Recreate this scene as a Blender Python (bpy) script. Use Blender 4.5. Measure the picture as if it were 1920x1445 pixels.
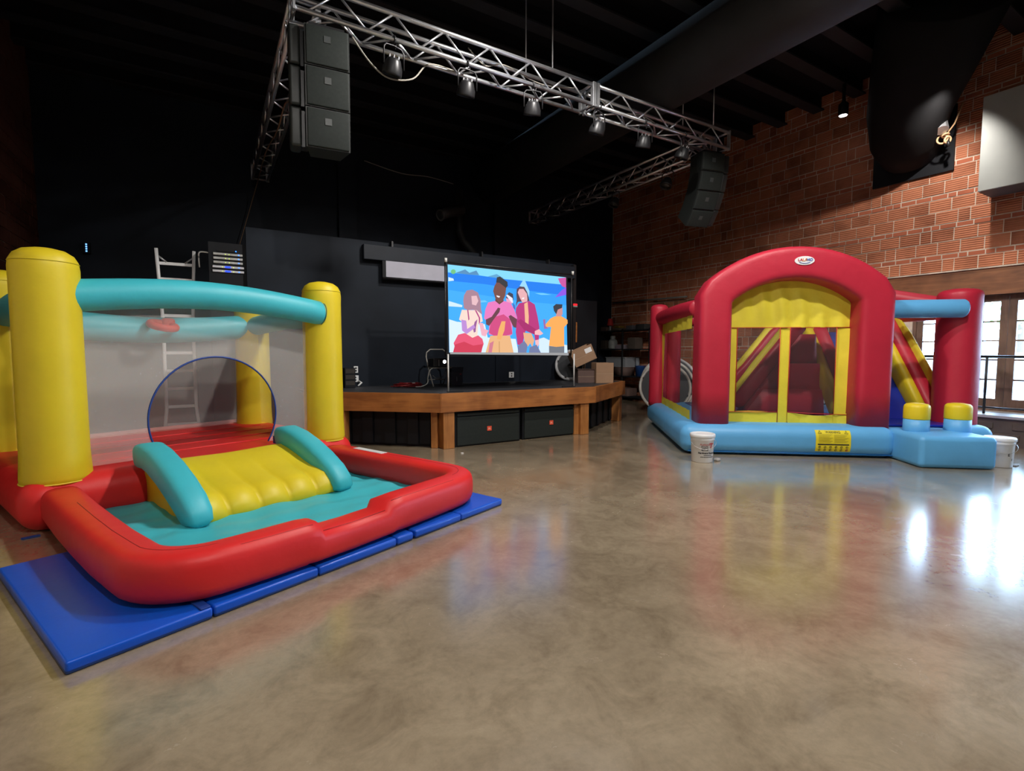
import bpy, math, random
from mathutils import Vector, Matrix
random.seed(7)
scene = bpy.context.scene
for o in list(bpy.data.objects): bpy.data.objects.remove(o)
COL = scene.collection
PI = math.pi
R = math.radians

# ---------------------------------------------------------------- camera
YAW, PITCH, ROLL, CAMH, FPX = 31.0, -3.87, 0.08, 1.45, 943.0
cam_data = bpy.data.cameras.new('camera')
cam_data.sensor_fit = 'HORIZONTAL'; cam_data.sensor_width = 36.0
cam_data.lens = 36.0 * FPX / 1920.0
cam_data.clip_start = 0.05; cam_data.clip_end = 200
cam = bpy.data.objects.new('camera', cam_data); COL.objects.link(cam)
_y, _p, _r = R(YAW), R(PITCH), R(ROLL)
_f = Vector((math.sin(_y)*math.cos(_p), math.cos(_y)*math.cos(_p), math.sin(_p)))
_ri = Vector((math.cos(_y), -math.sin(_y), 0)); _u = _ri.cross(_f)
_r2 = _ri*math.cos(_r) + _u*math.sin(_r); _u2 = _u*math.cos(_r) - _ri*math.sin(_r)
M = Matrix((( _r2.x, _u2.x, -_f.x, 0), (_r2.y, _u2.y, -_f.y, 0), (_r2.z, _u2.z, -_f.z, CAMH), (0, 0, 0, 1)))
cam.matrix_world = M
scene.camera = cam

# ---------------------------------------------------------------- view, world, lights
vs = scene.view_settings
vs.view_transform = 'Standard'; vs.look = 'None'; vs.gamma = 1.0; vs.use_curve_mapping = False
vs.exposure = 0.0
world = bpy.data.worlds.new('daylight'); scene.world = world; world.use_nodes = True
bg = world.node_tree.nodes['Background']
bg.inputs[0].default_value = (0.52, 0.73, 1.0, 1); bg.inputs[1].default_value = 38.0

def spot(name, loc, target, power, angle=140, blend=0.6, radius=0.12, col=(1, 0.95, 0.89)):
    d = bpy.data.lights.new(name, 'SPOT'); d.energy = power; d.spot_size = R(angle); d.spot_blend = blend
    d.shadow_soft_size = radius; d.color = col
    o = bpy.data.objects.new(name, d); COL.objects.link(o); o.location = loc
    o.rotation_euler = (Vector(target)-Vector(loc)).to_track_quat('-Z', 'Y').to_euler()
    return o
spot('house_downlight', (3.6, 4.3, 6.0), (3.2, 4.4, 0), 720, 166, 0.4, 0.10)
spot('house_downlight', (5.2, 1.2, 6.0), (5.6, 2.2, 0), 780, 152, 0.45, 0.10)
spot('house_downlight', (0.6, -1.0, 6.0), (0.6, 0.5, 0), 560, 152, 0.45, 0.10)
spot('wall_washer', (9.65, 3.25, 5.45), (11.2, 4.5, 3.1), 270, 104, 0.8, 0.04, (1, 0.93, 0.86))
# daylight portal in the glazed wall
pd = bpy.data.lights.new('window_portal', 'AREA'); pd.shape = 'RECTANGLE'; pd.size = 7.2; pd.size_y = 1.9
pd.cycles.is_portal = True
po = bpy.data.objects.new('window_portal', pd); COL.objects.link(po)
po.location = (11.45, 0.6, 1.5); po.rotation_euler = (0, R(90), 0)   # -Z looks to -X
po.rotation_euler = Vector((-1, 0, 0)).to_track_quat('-Z', 'Y').to_euler()

# ---------------------------------------------------------------- helpers
def lin(c):
    return tuple(((v/255.0)/12.92 if v/255.0 <= 0.04045 else ((v/255.0+0.055)/1.055)**2.4) for v in c)

class MB:
    def __init__(s): s.v = []; s.f = []; s.mi = []; s.cur = 0
    def add(s, vs, fs):
        b = len(s.v); s.v += [tuple(p) for p in vs]
        for f in fs: s.f.append([i+b for i in f]); s.mi.append(s.cur)
        return s
    def box(s, x0, y0, z0, x1, y1, z1):
        return s.add([(x0,y0,z0),(x1,y0,z0),(x1,y1,z0),(x0,y1,z0),(x0,y0,z1),(x1,y0,z1),(x1,y1,z1),(x0,y1,z1)],
                     [(0,3,2,1),(4,5,6,7),(0,1,5,4),(1,2,6,5),(2,3,7,6),(3,0,4,7)])
    def obox(s, c, ax, ay, az, hx, hy, hz):
        c = Vector(c); ax = Vector(ax).normalized(); ay = Vector(ay).normalized(); az = Vector(az).normalized()
        P = [c + ax*hx*i + ay*hy*j + az*hz*k for k in (-1,1) for (i,j) in ((-1,-1),(1,-1),(1,1),(-1,1))]
        return s.add(P, [(0,3,2,1),(4,5,6,7),(0,1,5,4),(1,2,6,5),(2,3,7,6),(3,0,4,7)])
    def rbox(s, x0, y0, z0, x1, y1, z1, r, k=4, m=1):
        c = ((x0+x1)/2, (y0+y1)/2, (z0+z1)/2); h = (abs(x1-x0)/2, abs(y1-y0)/2, abs(z1-z0)/2)
        r = min(r, min(h)*0.999)
        cs = []
        for a in range(3):
            L = [-h[a] + r*(1-math.cos(i*PI/2/k))*0 + r*i/k for i in range(k)]
            inn = [-(h[a]-r) + 2*(h[a]-r)*i/max(m,1) for i in range(m+1)]
            cs.append(L + inn + [-x for x in reversed(L)])
        D = {}; V = []; F = []
        def vid(p):
            q = [max(-(h[a]-r), min(h[a]-r, p[a])) for a in range(3)]
            d = Vector([p[a]-q[a] for a in range(3)])
            # spread corner samples evenly in angle
            if d.length > 1e-9:
                d = Vector([math.tan(min(1, abs(d[a])/r)*PI/4)*(1 if d[a] >= 0 else -1) for a in range(3)]).normalized()*r
            P = tuple(round(c[a]+q[a]+d[a], 5) for a in range(3))
            if P not in D: D[P] = len(V); V.append(P)
            return D[P]
        for ax in range(3):
            b, e = (ax+1) % 3, (ax+2) % 3
            for sg in (-1, 1):
                for i in range(len(cs[b])-1):
                    for j in range(len(cs[e])-1):
                        q = []
                        for (ii, jj) in ((i,j),(i+1,j),(i+1,j+1),(i,j+1)):
                            p = [0,0,0]; p[ax] = sg*h[ax]; p[b] = cs[b][ii]; p[e] = cs[e][jj]; q.append(vid(p))
                        if sg < 0: q.reverse()
                        q2 = []
                        for x in q:
                            if x not in q2: q2.append(x)
                        if len(q2) > 2: F.append(q2)
        return s.add(V, F)
    def sweep(s, path, prof, up=(0,0,1), caps=True, closed=False):
        # path: (x,y,z[,sw,sh]); prof: (w,h)
        up = Vector(up); n = len(path); m = len(prof); V = []
        for i, p in enumerate(path):
            P = Vector(p[:3]); sw = p[3] if len(p) > 3 else 1; sh = p[4] if len(p) > 4 else sw
            a = Vector(path[i-1][:3]) if (i > 0 or closed) else None
            b = Vector(path[(i+1) % n][:3]) if (i < n-1 or closed) else None
            d1 = (P-a).normalized() if a is not None else None; d2 = (b-P).normalized() if b is not None else None
            k = 1.0
            if d1 is None: t = d2
            elif d2 is None: t = d1
            else:
                t = (d1+d2).normalized(); k = 1/max(0.6, d1.dot(t))
            sd = t.cross(up)
            if sd.length < 1e-6: sd = Vector((1,0,0))
            sd.normalize(); uu = sd.cross(t).normalized()
            for (w, h) in prof: V.append(P + sd*w*sw*k + uu*h*sh)
        F = []
        for i in range(n if closed else n-1):
            for j in range(m):
                a = i*m+j; b = i*m+(j+1) % m; c = ((i+1) % n)*m+(j+1) % m; d = ((i+1) % n)*m+j
                F.append((a,d,c,b))
        if caps and not closed:
            F.append(tuple(range(m))); F.append(tuple(reversed(range((n-1)*m, n*m))))
        return s.add(V, F)
    def tube(s, path, r, n=8, up=None, caps=True):
        if up is None:
            d = Vector(path[-1][:3])-Vector(path[0][:3]); up = (0,0,1) if abs(d.normalized().z) < 0.9 else (0,1,0)
        return s.sweep([tuple(p[:3])+((p[3],) if len(p) > 3 else (1,)) for p in path], [(r*math.cos(2*PI*i/n), r*math.sin(2*PI*i/n)) for i in range(n)], up, caps)
    def lathe(s, prof, c=(0,0,0), n=24, caps=True):
        V = []; m = len(prof); F = []
        for (r, z) in prof:
            for j in range(n): V.append((c[0]+r*math.cos(2*PI*j/n), c[1]+r*math.sin(2*PI*j/n), c[2]+z))
        for i in range(m-1):
            for j in range(n):
                F.append((i*n+j, i*n+(j+1) % n, (i+1)*n+(j+1) % n, (i+1)*n+j))
        if caps:
            F.append(tuple(reversed(range(n)))); F.append(tuple(range((m-1)*n, m*n)))
        return s.add(V, F)
    def cyl(s, a, b, r, n=16): return s.tube([a, b], r, n)
    def torus(s, c, R0, r0, ax=(0,0,1), n=32, m=8, a0=0, a1=2*PI):
        ax = Vector(ax).normalized(); e1 = ax.orthogonal().normalized(); e2 = ax.cross(e1); c = Vector(c)
        full = abs(a1-a0-2*PI) < 1e-6
        P = [c + (e1*math.cos(a0+(a1-a0)*i/n)+e2*math.sin(a0+(a1-a0)*i/n))*R0 for i in range(n if full else n+1)]
        pr = [(r0*math.cos(2*PI*i/m), r0*math.sin(2*PI*i/m)) for i in range(m)]
        return s.sweep([tuple(p) for p in P], pr, tuple(ax), True, full)
    def prism(s, pts, n, th):
        n = Vector(n).normalized()*th; A = [Vector(p) for p in pts]; B = [p+n for p in A]; k = len(A)
        return s.add(A+B, [tuple(range(k)), tuple(reversed(range(k, 2*k)))] + [(i, k+i, k+(i+1) % k, (i+1) % k) for i in range(k)])
    def grid(s, fn, nu, nv):
        V = [fn(i/nu, j/nv) for i in range(nu+1) for j in range(nv+1)]; w = nv+1
        return s.add(V, [(i*w+j, (i+1)*w+j, (i+1)*w+j+1, i*w+j+1) for i in range(nu) for j in range(nv)])
    def mesh(s, name, mats, smooth=False):
        me = bpy.data.meshes.new(name); me.from_pydata(s.v, [], s.f); me.update()
        for m in (mats if isinstance(mats, (list, tuple)) else [mats]): me.materials.append(m)
        if isinstance(mats, (list, tuple)) and len(mats) > 1: me.polygons.foreach_set('material_index', s.mi)
        if smooth: me.polygons.foreach_set('use_smooth', [True]*len(me.polygons))
        return me
    def build(s, name, mat, parent=None, smooth=False):
        me = s.mesh(name, mat, smooth)
        o = bpy.data.objects.new(name, me); COL.objects.link(o)
        if parent is not None: o.parent = parent
        return o

def tag(o, label=None, cat=None, group=None, kind=None):
    if label: o['label'] = label
    if cat: o['category'] = cat
    if group: o['group'] = group
    if kind: o['kind'] = kind
    return o
def thing(name, label, cat, loc=(0,0,0), rotz=0, group=None):
    o = bpy.data.objects.new(name, None); COL.objects.link(o); o.empty_display_size = 0.1
    o.location = loc; o.rotation_euler = (0,0,rotz)
    return tag(o, label, cat, group)
def struct(o): o['kind'] = 'structure'; return o
def child(name, me, parent, loc=(0,0,0), rot=(0,0,0)):
    o = bpy.data.objects.new(name, me); COL.objects.link(o); o.parent = parent; o.location = loc; o.rotation_euler = rot; return o
def copy_tree(o, parent=None):
    c = o.copy(); COL.objects.link(c); c.parent = parent
    for ch in list(o.children): copy_tree(ch, c)
    return c
def sup(a, b, e=3.0, n=24):
    o = []
    for i in range(n):
        t = 2*PI*i/n; c, s_ = math.cos(t), math.sin(t)
        o.append((a*math.copysign(abs(c)**(2/e), c), b*math.copysign(abs(s_)**(2/e), s_)))
    return o
def text_mb(txt, size, mapfn, bold=0.0, align='CENTER'):
    cu = bpy.data.curves.new('txt', 'FONT'); cu.body = txt; cu.size = size; cu.align_x = align; cu.resolution_u = 2; cu.offset = bold
    ob = bpy.data.objects.new('txt', cu); me = bpy.data.meshes.new_from_object(ob)
    mb = MB(); mb.add([mapfn(v.co.x, v.co.y) for v in me.vertices], [tuple(p.vertices) for p in me.polygons])
    bpy.data.objects.remove(ob); bpy.data.meshes.remove(me); bpy.data.curves.remove(cu)
    return mb

# ---------------------------------------------------------------- materials
MATS = {}
def mat(name, col, rough=0.6, metal=0.0, var=0.12, vscale=4.0, bump=0.0, bscale=20.0, spec=0.5, emit=None, estr=0.0, sheen=0.0, bdist=0.01):
    if name in MATS: return MATS[name]
    m = bpy.data.materials.new(name); m.use_nodes = True; nt = m.node_tree; N = nt.nodes; L = nt.links
    b = N['Principled BSDF']
    b.inputs['Roughness'].default_value = rough; b.inputs['Metallic'].default_value = metal
    b.inputs['Specular IOR Level'].default_value = spec
    if sheen: b.inputs['Sheen Weight'].default_value = sheen
    tc = N.new('ShaderNodeTexCoord')
    if var > 0:
        nz = N.new('ShaderNodeTexNoise'); nz.inputs['Scale'].default_value = vscale; nz.inputs['Detail'].default_value = 5
        L.new(tc.outputs['Object'], nz.inputs['Vector'])
        rp = N.new('ShaderNodeValToRGB')
        rp.color_ramp.elements[0].position = 0.3; rp.color_ramp.elements[1].position = 0.7
        rp.color_ramp.elements[0].color = tuple(c*(1-var) for c in col)+(1,); rp.color_ramp.elements[1].color = tuple(min(1, c*(1+var)) for c in col)+(1,)
        L.new(nz.outputs['Fac'], rp.inputs['Fac']); L.new(rp.outputs['Color'], b.inputs['Base Color'])
    else:
        b.inputs['Base Color'].default_value = tuple(col)+(1,)
    if bump > 0:
        n2 = N.new('ShaderNodeTexNoise'); n2.inputs['Scale'].default_value = bscale; n2.inputs['Detail'].default_value = 4
        L.new(tc.outputs['Object'], n2.inputs['Vector'])
        bp = N.new('ShaderNodeBump'); bp.inputs['Strength'].default_value = bump; bp.inputs['Distance'].default_value = bdist
        L.new(n2.outputs['Fac'], bp.inputs['Height']); L.new(bp.outputs['Normal'], b.inputs['Normal'])
    if emit is not None:
        b.inputs['Emission Color'].default_value = tuple(emit)+(1,); b.inputs['Emission Strength'].default_value = estr
    MATS[name] = m
    return m
def nylon(name, rgb): return mat(name, lin(rgb), 0.46, 0, 0.05, 3.0, 0.25, 5.0, 0.45, bdist=0.025)
def emis(name, rgb, s=1.0): return mat(name, (0.02,0.02,0.02), 0.9, 0, 0, emit=lin(rgb), estr=s, spec=0.0)
def net_mat(name, col, fac, scale=0):
    m = bpy.data.materials.new(name); m.use_nodes = True; nt = m.node_tree; N = nt.nodes; L = nt.links
    N.remove(N['Principled BSDF']); out = N['Material Output']
    d = N.new('ShaderNodeBsdfDiffuse'); d.inputs[0].default_value = tuple(col)+(1,)
    t = N.new('ShaderNodeBsdfTransparent'); mx = N.new('ShaderNodeMixShader')
    tc = N.new('ShaderNodeTexCoord'); nz = N.new('ShaderNodeTexNoise'); nz.inputs['Scale'].default_value = 3.0
    mr = N.new('ShaderNodeMapRange'); mr.inputs['To Min'].default_value = fac*0.92; mr.inputs['To Max'].default_value = min(1, fac*1.08)
    L.new(tc.outputs['Object'], nz.inputs['Vector']); L.new(nz.outputs['Fac'], mr.inputs['Value']); L.new(mr.outputs['Result'], mx.inputs[0])
    L.new(t.outputs[0], mx.inputs[1]); L.new(d.outputs[0], mx.inputs[2]); L.new(mx.outputs[0], out.inputs['Surface'])
    return m
def glass_mat():
    m = bpy.data.materials.new('window_glass'); m.use_nodes = True; nt = m.node_tree; N = nt.nodes; L = nt.links
    N.remove(N['Principled BSDF']); out = N['Material Output']
    g = N.new('ShaderNodeBsdfGlossy'); g.inputs['Roughness'].default_value = 0.03
    t = N.new('ShaderNodeBsdfTransparent'); t.inputs[0].default_value = (0.93,0.97,1,1); fr = N.new('ShaderNodeFresnel'); fr.inputs[0].default_value = 1.4
    mx = N.new('ShaderNodeMixShader'); L.new(fr.outputs[0], mx.inputs[0]); L.new(t.outputs[0], mx.inputs[1]); L.new(g.outputs[0], mx.inputs[2]); L.new(mx.outputs[0], out.inputs['Surface'])
    return m
def concrete():
    m = bpy.data.materials.new('polished_concrete'); m.use_nodes = True; nt = m.node_tree; N = nt.nodes; L = nt.links
    b = N['Principled BSDF']; tc = N.new('ShaderNodeTexCoord')
    def noise(sc, det, rough=0.6, dist=0.0):
        n = N.new('ShaderNodeTexNoise'); n.inputs['Scale'].default_value = sc; n.inputs['Detail'].default_value = det
        n.inputs['Roughness'].default_value = rough; n.inputs['Distortion'].default_value = dist
        L.new(tc.outputs['Object'], n.inputs['Vector']); return n
    n1 = noise(0.55, 8, 0.62, 0.6); n2 = noise(3.2, 9, 0.7, 0.8); n3 = noise(22, 6, 0.7)
    r1 = N.new('ShaderNodeValToRGB'); e = r1.color_ramp.elements
    e[0].position = 0.32; e[0].color = lin((130,115,94))+(1,); e[1].position = 0.68; e[1].color = lin((170,154,129))+(1,)
    L.new(n1.outputs['Fac'], r1.inputs['Fac'])
    r2 = N.new('ShaderNodeValToRGB'); e = r2.color_ramp.elements
    e[0].position = 0.34; e[0].color = (0.55,0.52,0.50,1); e[1].position = 0.56; e[1].color = (1,1,1,1)
    L.new(n2.outputs['Fac'], r2.inputs['Fac'])
    mx = N.new('ShaderNodeMix'); mx.data_type = 'RGBA'; mx.blend_type = 'MULTIPLY'; mx.inputs[0].default_value = 0.58
    L.new(r1.outputs['Color'], mx.inputs[6]); L.new(r2.outputs['Color'], mx.inputs[7])
    r3 = N.new('ShaderNodeValToRGB'); e = r3.color_ramp.elements
    e[0].position = 0.3; e[0].color = (0.8,0.8,0.8,1); e[1].position = 0.6; e[1].color = (1.05,1.05,1.05,1)
    L.new(n3.outputs['Fac'], r3.inputs['Fac'])
    m2 = N.new('ShaderNodeMix'); m2.data_type = 'RGBA'; m2.blend_type = 'MULTIPLY'; m2.inputs[0].default_value = 0.6
    L.new(mx.outputs[2], m2.inputs[6]); L.new(r3.outputs['Color'], m2.inputs[7])
    L.new(m2.outputs[2], b.inputs['Base Color'])
    mr = N.new('ShaderNodeMapRange'); mr.inputs['From Min'].default_value = 0.3; mr.inputs['From Max'].default_value = 0.7
    mr.inputs['To Min'].default_value = 0.15; mr.inputs['To Max'].default_value = 0.29
    L.new(n2.outputs['Fac'], mr.inputs['Value']); L.new(mr.outputs['Result'], b.inputs['Roughness'])
    b.inputs['Specular IOR Level'].default_value = 0.4
    b.inputs['Coat Weight'].default_value = 1.0; b.inputs['Coat Roughness'].default_value = 0.15; b.inputs['Coat IOR'].default_value = 1.55
    bp = N.new('ShaderNodeBump'); bp.inputs['Strength'].default_value = 0.05; bp.inputs['Distance'].default_value = 0.02
    L.new(n2.outputs['Fac'], bp.inputs['Height']); L.new(bp.outputs['Normal'], b.inputs['Normal'])
    return m
def brick_mat(name, c0, c1, grooves):
    m = bpy.data.materials.new(name); m.use_nodes = True; nt = m.node_tree; N = nt.nodes; L = nt.links
    b = N['Principled BSDF']; b.inputs['Roughness'].default_value = 0.85; b.inputs['Specular IOR Level'].default_value = 0.2
    tc = N.new('ShaderNodeTexCoord'); ge = N.new('ShaderNodeNewGeometry')
    oi = N.new('ShaderNodeObjectInfo')
    n = N.new('ShaderNodeTexNoise'); n.inputs['Scale'].default_value = 2.1; n.inputs['Detail'].default_value = 8
    L.new(ge.outputs['Position'], n.inputs['Vector'])
    ad = N.new('ShaderNodeMath'); ad.operation = 'MULTIPLY_ADD'; ad.inputs[1].default_value = 0.45
    L.new(oi.outputs['Random'], ad.inputs[0]); L.new(n.outputs['Fac'], ad.inputs[2])
    ad2 = N.new('ShaderNodeMath'); ad2.operation = 'MULTIPLY_ADD'; ad2.inputs[1].default_value = 0.35
    L.new(ge.outputs['Random Per Island'], ad2.inputs[0]); L.new(ad.outputs[0], ad2.inputs[2])
    r = N.new('ShaderNodeValToRGB'); e = r.color_ramp.elements
    e[0].position = 0.35; e[0].color = tuple(c0)+(1,); e[1].position = 1.15 if False else 1.0; e[1].color = tuple(c1)+(1,)
    L.new(ad2.outputs[0], r.inputs['Fac']); L.new(r.outputs['Color'], b.inputs['Base Color'])
    sx = N.new('ShaderNodeSeparateXYZ'); L.new(ge.outputs['Position'], sx.inputs[0])
    bp = N.new('ShaderNodeBump'); bp.inputs['Strength'].default_value = 0.7; bp.inputs['Distance'].default_value = 0.012
    if grooves:
        mu = N.new('ShaderNodeMath'); mu.operation = 'MULTIPLY'; mu.inputs[1].default_value = 2*PI/0.036
        sn = N.new('ShaderNodeMath'); sn.operation = 'SINE'
        L.new(sx.outputs['Z'], mu.inputs[0]); L.new(mu.outputs[0], sn.inputs[0])
        pw = N.new('ShaderNodeMath'); pw.operation = 'MULTIPLY_ADD'; pw.inputs[1].default_value = 0.5; L.new(sn.outputs[0], pw.inputs[0]); L.new(n.outputs['Fac'], pw.inputs[2])
        L.new(pw.outputs[0], bp.inputs['Height'])
    else: L.new(n.outputs['Fac'], bp.inputs['Height'])
    L.new(bp.outputs['Normal'], b.inputs['Normal'])
    return m
def wood_mat(name, c0, c1, sc=(1.2,14,14)):
    m = bpy.data.materials.new(name); m.use_nodes = True; nt = m.node_tree; N = nt.nodes; L = nt.links
    b = N['Principled BSDF']; b.inputs['Roughness'].default_value = 0.5
    tc = N.new('ShaderNodeTexCoord'); mp = N.new('ShaderNodeMapping'); mp.inputs['Scale'].default_value = sc
    L.new(tc.outputs['Object'], mp.inputs['Vector'])
    n = N.new('ShaderNodeTexNoise'); n.inputs['Scale'].default_value = 1.0; n.inputs['Detail'].default_value = 7; n.inputs['Distortion'].default_value = 1.2
    L.new(mp.outputs[0], n.inputs['Vector'])
    n2 = N.new('ShaderNodeTexNoise'); n2.inputs['Scale'].default_value = 2.2; n2.inputs['Detail'].default_value = 3; L.new(tc.outputs['Object'], n2.inputs['Vector'])
    ad = N.new('ShaderNodeMath'); ad.operation = 'MULTIPLY_ADD'; ad.inputs[1].default_value = 0.6; L.new(n2.outputs['Fac'], ad.inputs[0]); 
    mu = N.new('ShaderNodeMath'); mu.operation = 'MULTIPLY'; mu.inputs[1].default_value = 0.5; L.new(n.outputs['Fac'], mu.inputs[0]); L.new(mu.outputs[0], ad.inputs[2])
    r = N.new('ShaderNodeValToRGB'); e = r.color_ramp.elements
    e[0].position = 0.36; e[0].color = tuple(c0)+(1,); e[1].position = 0.66; e[1].color = tuple(c1)+(1,)
    L.new(ad.outputs[0], r.inputs['Fac']); L.new(r.outputs['Color'], b.inputs['Base Color'])
    return m

m_red = nylon('red_nylon', (218,38,38)); m_yel = nylon('yellow_nylon', (224,200,36)); m_teal = nylon('teal_nylon', (64,186,200))
m_mar = nylon('crimson_nylon', (182,36,58)); m_lblue = nylon('sky_blue_nylon', (96,172,226)); m_royal = mat('royal_blue_vinyl', lin((24,44,150)), 0.28, 0, 0.1, 4, 0.25, 9, 0.5)
m_mat = mat('blue_mat_vinyl', lin((6,82,196)), 0.36, 0, 0.06, 2.0, 0.15, 14, 0.45)
m_matside = mat('navy_mat_vinyl', lin((12,52,110)), 0.4, 0, 0.08, 3.0, 0.2, 14, 0.45)
m_yelcloth = mat('yellow_cloth', lin((228,212,64)), 0.55, 0, 0.06, 3, 0.4, 9, 0.35, bdist=0.02)
m_piping = mat('red_piping', lin((190,40,40)), 0.6, 0, 0)
m_darkred = mat('red_seam', lin((150,14,16)), 0.6, 0, 0)
m_navy = mat('blue_trim', lin((20,60,140)), 0.5, 0, 0)
m_black = mat('black_paint', (0.009,0.010,0.013), 0.6, 0, 0.2, 2.0, 0.1, 8, 0.22)
m_wallblack = mat('black_wall_paint', (0.0105,0.0150,0.0235), 0.6, 0, 0.25, 1.3, 0.15, 6, 0.18)
m_ceil = mat('black_deck_paint', (0.005,0.005,0.007), 0.8, 0, 0.2, 1.0, spec=0.2)
m_duct = mat('dark_duct_paint', (0.018,0.019,0.020), 0.7, 0, 0.25, 1.5)
m_alu = mat('aluminium', (0.62,0.63,0.66), 0.32, 0.9, 0.1, 8)
m_alud = mat('brushed_aluminium', (0.55,0.56,0.58), 0.42, 0.8, 0.15, 8)
m_blackmetal = mat('black_metal', (0.02,0.02,0.022), 0.4, 0.3, 0.1)
m_grille = mat('speaker_grille', (0.018,0.023,0.021), 0.6, 0.0, 0.12, 30, 0.4, 260, 0.25, bdist=0.002)
m_cab = mat('speaker_cabinet', (0.020,0.023,0.022), 0.45, 0, 0.1, 8)
m_wood = wood_mat('stained_pine', lin((112,62,24)), lin((176,112,56)))
m_woodv = wood_mat('stained_pine_post', lin((120,70,28)), lin((184,122,64)), (14,14,1.2))
m_beam = wood_mat('header_timber', lin((84,50,30)), lin((138,90,58)), (14,1.2,14))
m_frame = wood_mat('door_timber', lin((74,56,48)), lin((118,92,78)), (12,12,1.5))
m_stagefl = mat('stage_floor_paint', (0.030,0.032,0.038), 0.5, 0, 0.3, 3, 0.15, 20)
m_white = mat('white_plastic', (0.78,0.79,0.80), 0.35, 0, 0.03)
m_whitep = mat('white_panel', (0.30,0.315,0.30), 0.5, 0, 0.08, 2)
m_card = mat('cardboard', lin((150,118,92)), 0.8, 0, 0.08, 4)
m_cardd = mat('dark_cardboard', lin((92,72,66)), 0.8, 0, 0.1, 4)
m_orange = mat('orange_badge', lin((225,80,50)), 0.5, 0, 0, emit=lin((225,80,50)), estr=0.0)
m_ink = mat('black_ink', (0.015,0.015,0.02), 0.6, 0, 0); m_redink = mat('red_ink', lin((180,30,40)), 0.6, 0, 0)
m_blueink = mat('blue_ink', lin((20,80,170)), 0.6, 0, 0); m_orink = mat('orange_ink', lin((215,130,70)), 0.6, 0, 0)
m_olive = mat('olive_ink', lin((110,104,20)), 0.6, 0, 0)
m_net = net_mat('grey_net', (0.98,0.95,0.91), 0.235)
m_dnet = net_mat('dark_net', (0.10,0.10,0.11), 0.24)
m_glass = glass_mat()
m_conc = concrete()
m_tile = brick_mat('clay_tile', lin((96,54,40)), lin((184,118,88)), True)
m_brick = brick_mat('red_brick', lin((92,46,36)), lin((170,98,72)), False)
m_mortar = mat('mortar', lin((196,182,166)), 0.9, 0, 0.3, 5, 0.5, 30)
# ---------------------------------------------------------------- the room
XL, XR, YB, YN, ZC = -2.6, 11.2, 12.4, -7.0, 6.78
o = MB().box(XL-0.3, YN-0.3, -0.2, XR+0.3, YB+0.3, 0).build('floor', m_conc); struct(o)
ceil = MB().box(XL-0.3, YN-0.3, ZC, XR+0.3, YB+0.3, ZC+0.2).build('ceiling', m_ceil); struct(ceil)
jm = MB().box(XL, -0.05, ZC-0.26, XR, 0.05, ZC).mesh('joist', m_ceil)
fl = MB().box(XL, -0.11, ZC-0.29, XR, 0.11, ZC-0.26).mesh('joist_flange', mat('joist_flange_paint', (0.012,0.013,0.017), 0.7, 0, 0.2))
y = -6.4
while y < YB:
    j = child('joist', jm, ceil, (0, y, 0)); child('flange', fl, j); y += 0.78
o = MB().box(XL-0.3, YB, 0, XR+0.3, YB+0.3, ZC).build('wall_back', m_wallblack); struct(o)
for px in (2.88, 7.0):
    MB().box(px-0.20, YB-0.16, 0, px+0.20, YB, ZC-0.3).build('pilaster', m_wallblack, o)
o = MB().box(XL-0.3, YN-0.3, 0, XR+0.3, YN, ZC).build('wall_near', m_wallblack); struct(o)
# left wall: dark brick
wl = MB().box(XL-0.3, YN, 0, XL, YB, ZC).build('wall_left', m_mortar); struct(wl)
mb = MB(); row = 0; z = 0.0
m_dkbrick = brick_mat('dark_brown_brick', lin((52,26,18)), lin((86,46,32)), False)  # left wall bricks use a darker brown than the right wall's
while z < ZC-0.1:
    h = 0.2 if row % 3 else 0.066
    w = 0.30 if row % 3 else 0.215
    y = 6.0 - (w/2 if row % 2 else 0)
    while y < YB-0.02:
        d = random.uniform(0.008, 0.02); mb.box(XL, y, z, XL+d, min(y+w, YB-0.01), z+h); y += w+0.012
    z += h+0.012; row += 1
tag(mb.build('brick', m_dkbrick, wl), kind='stuff')

# right wall: clay tile and brick, with the glazed opening
OY0, OY1, OZ0, OZ1 = -3.3, 4.22, 0.47, 2.40
wr = MB(); T = 0.28
wr.box(XR, YN, 0, XR+T, OY0, ZC); wr.box(XR, OY1, 0, XR+T, YB, ZC); wr.box(XR, OY0, OZ1, XR+T, OY1, ZC); wr.box(XR, OY0, 0, XR+T, OY1, OZ0)
wr = wr.build('wall_right', m_mortar); struct(wr)
Minv = M.inverted()
def proj(p):
    q = Minv @ Vector(p)
    if q.z > -0.1: return None
    return (960+FPX*q.x/-q.z, 722.5-FPX*q.y/-q.z)
tiles = []; row = 0; z = 0.01
while z < ZC-0.08:
    thin = (row % 3 == 2)
    h = 0.066 if thin else 0.205
    w = 0.215 if thin else 0.305
    y = 12.38 + random.uniform(0, w)
    while y > -6.9:
        ww = w*(random.choice((1,1,1,0.5)) if not thin else random.choice((1,1,1,0.5)))
        y1 = min(y, 12.38); y0 = y-ww
        y = y0 - (0.018 if thin else 0.015)
        if y1-y0 < 0.05: continue
        if z+h > OZ0-0.03 and z < 2.76 and y0 < 6.25 and y1 > OY0-0.05 and (z+h > 2.38 or y0 < OY1+0.03): continue
        tiles.append((y0, y1, z, z+h, thin))
    z += h + (0.021 if thin else 0.016); row += 1
BZ = min(t[2] for t in tiles if t[2] >= 2.76)-0.02
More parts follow.
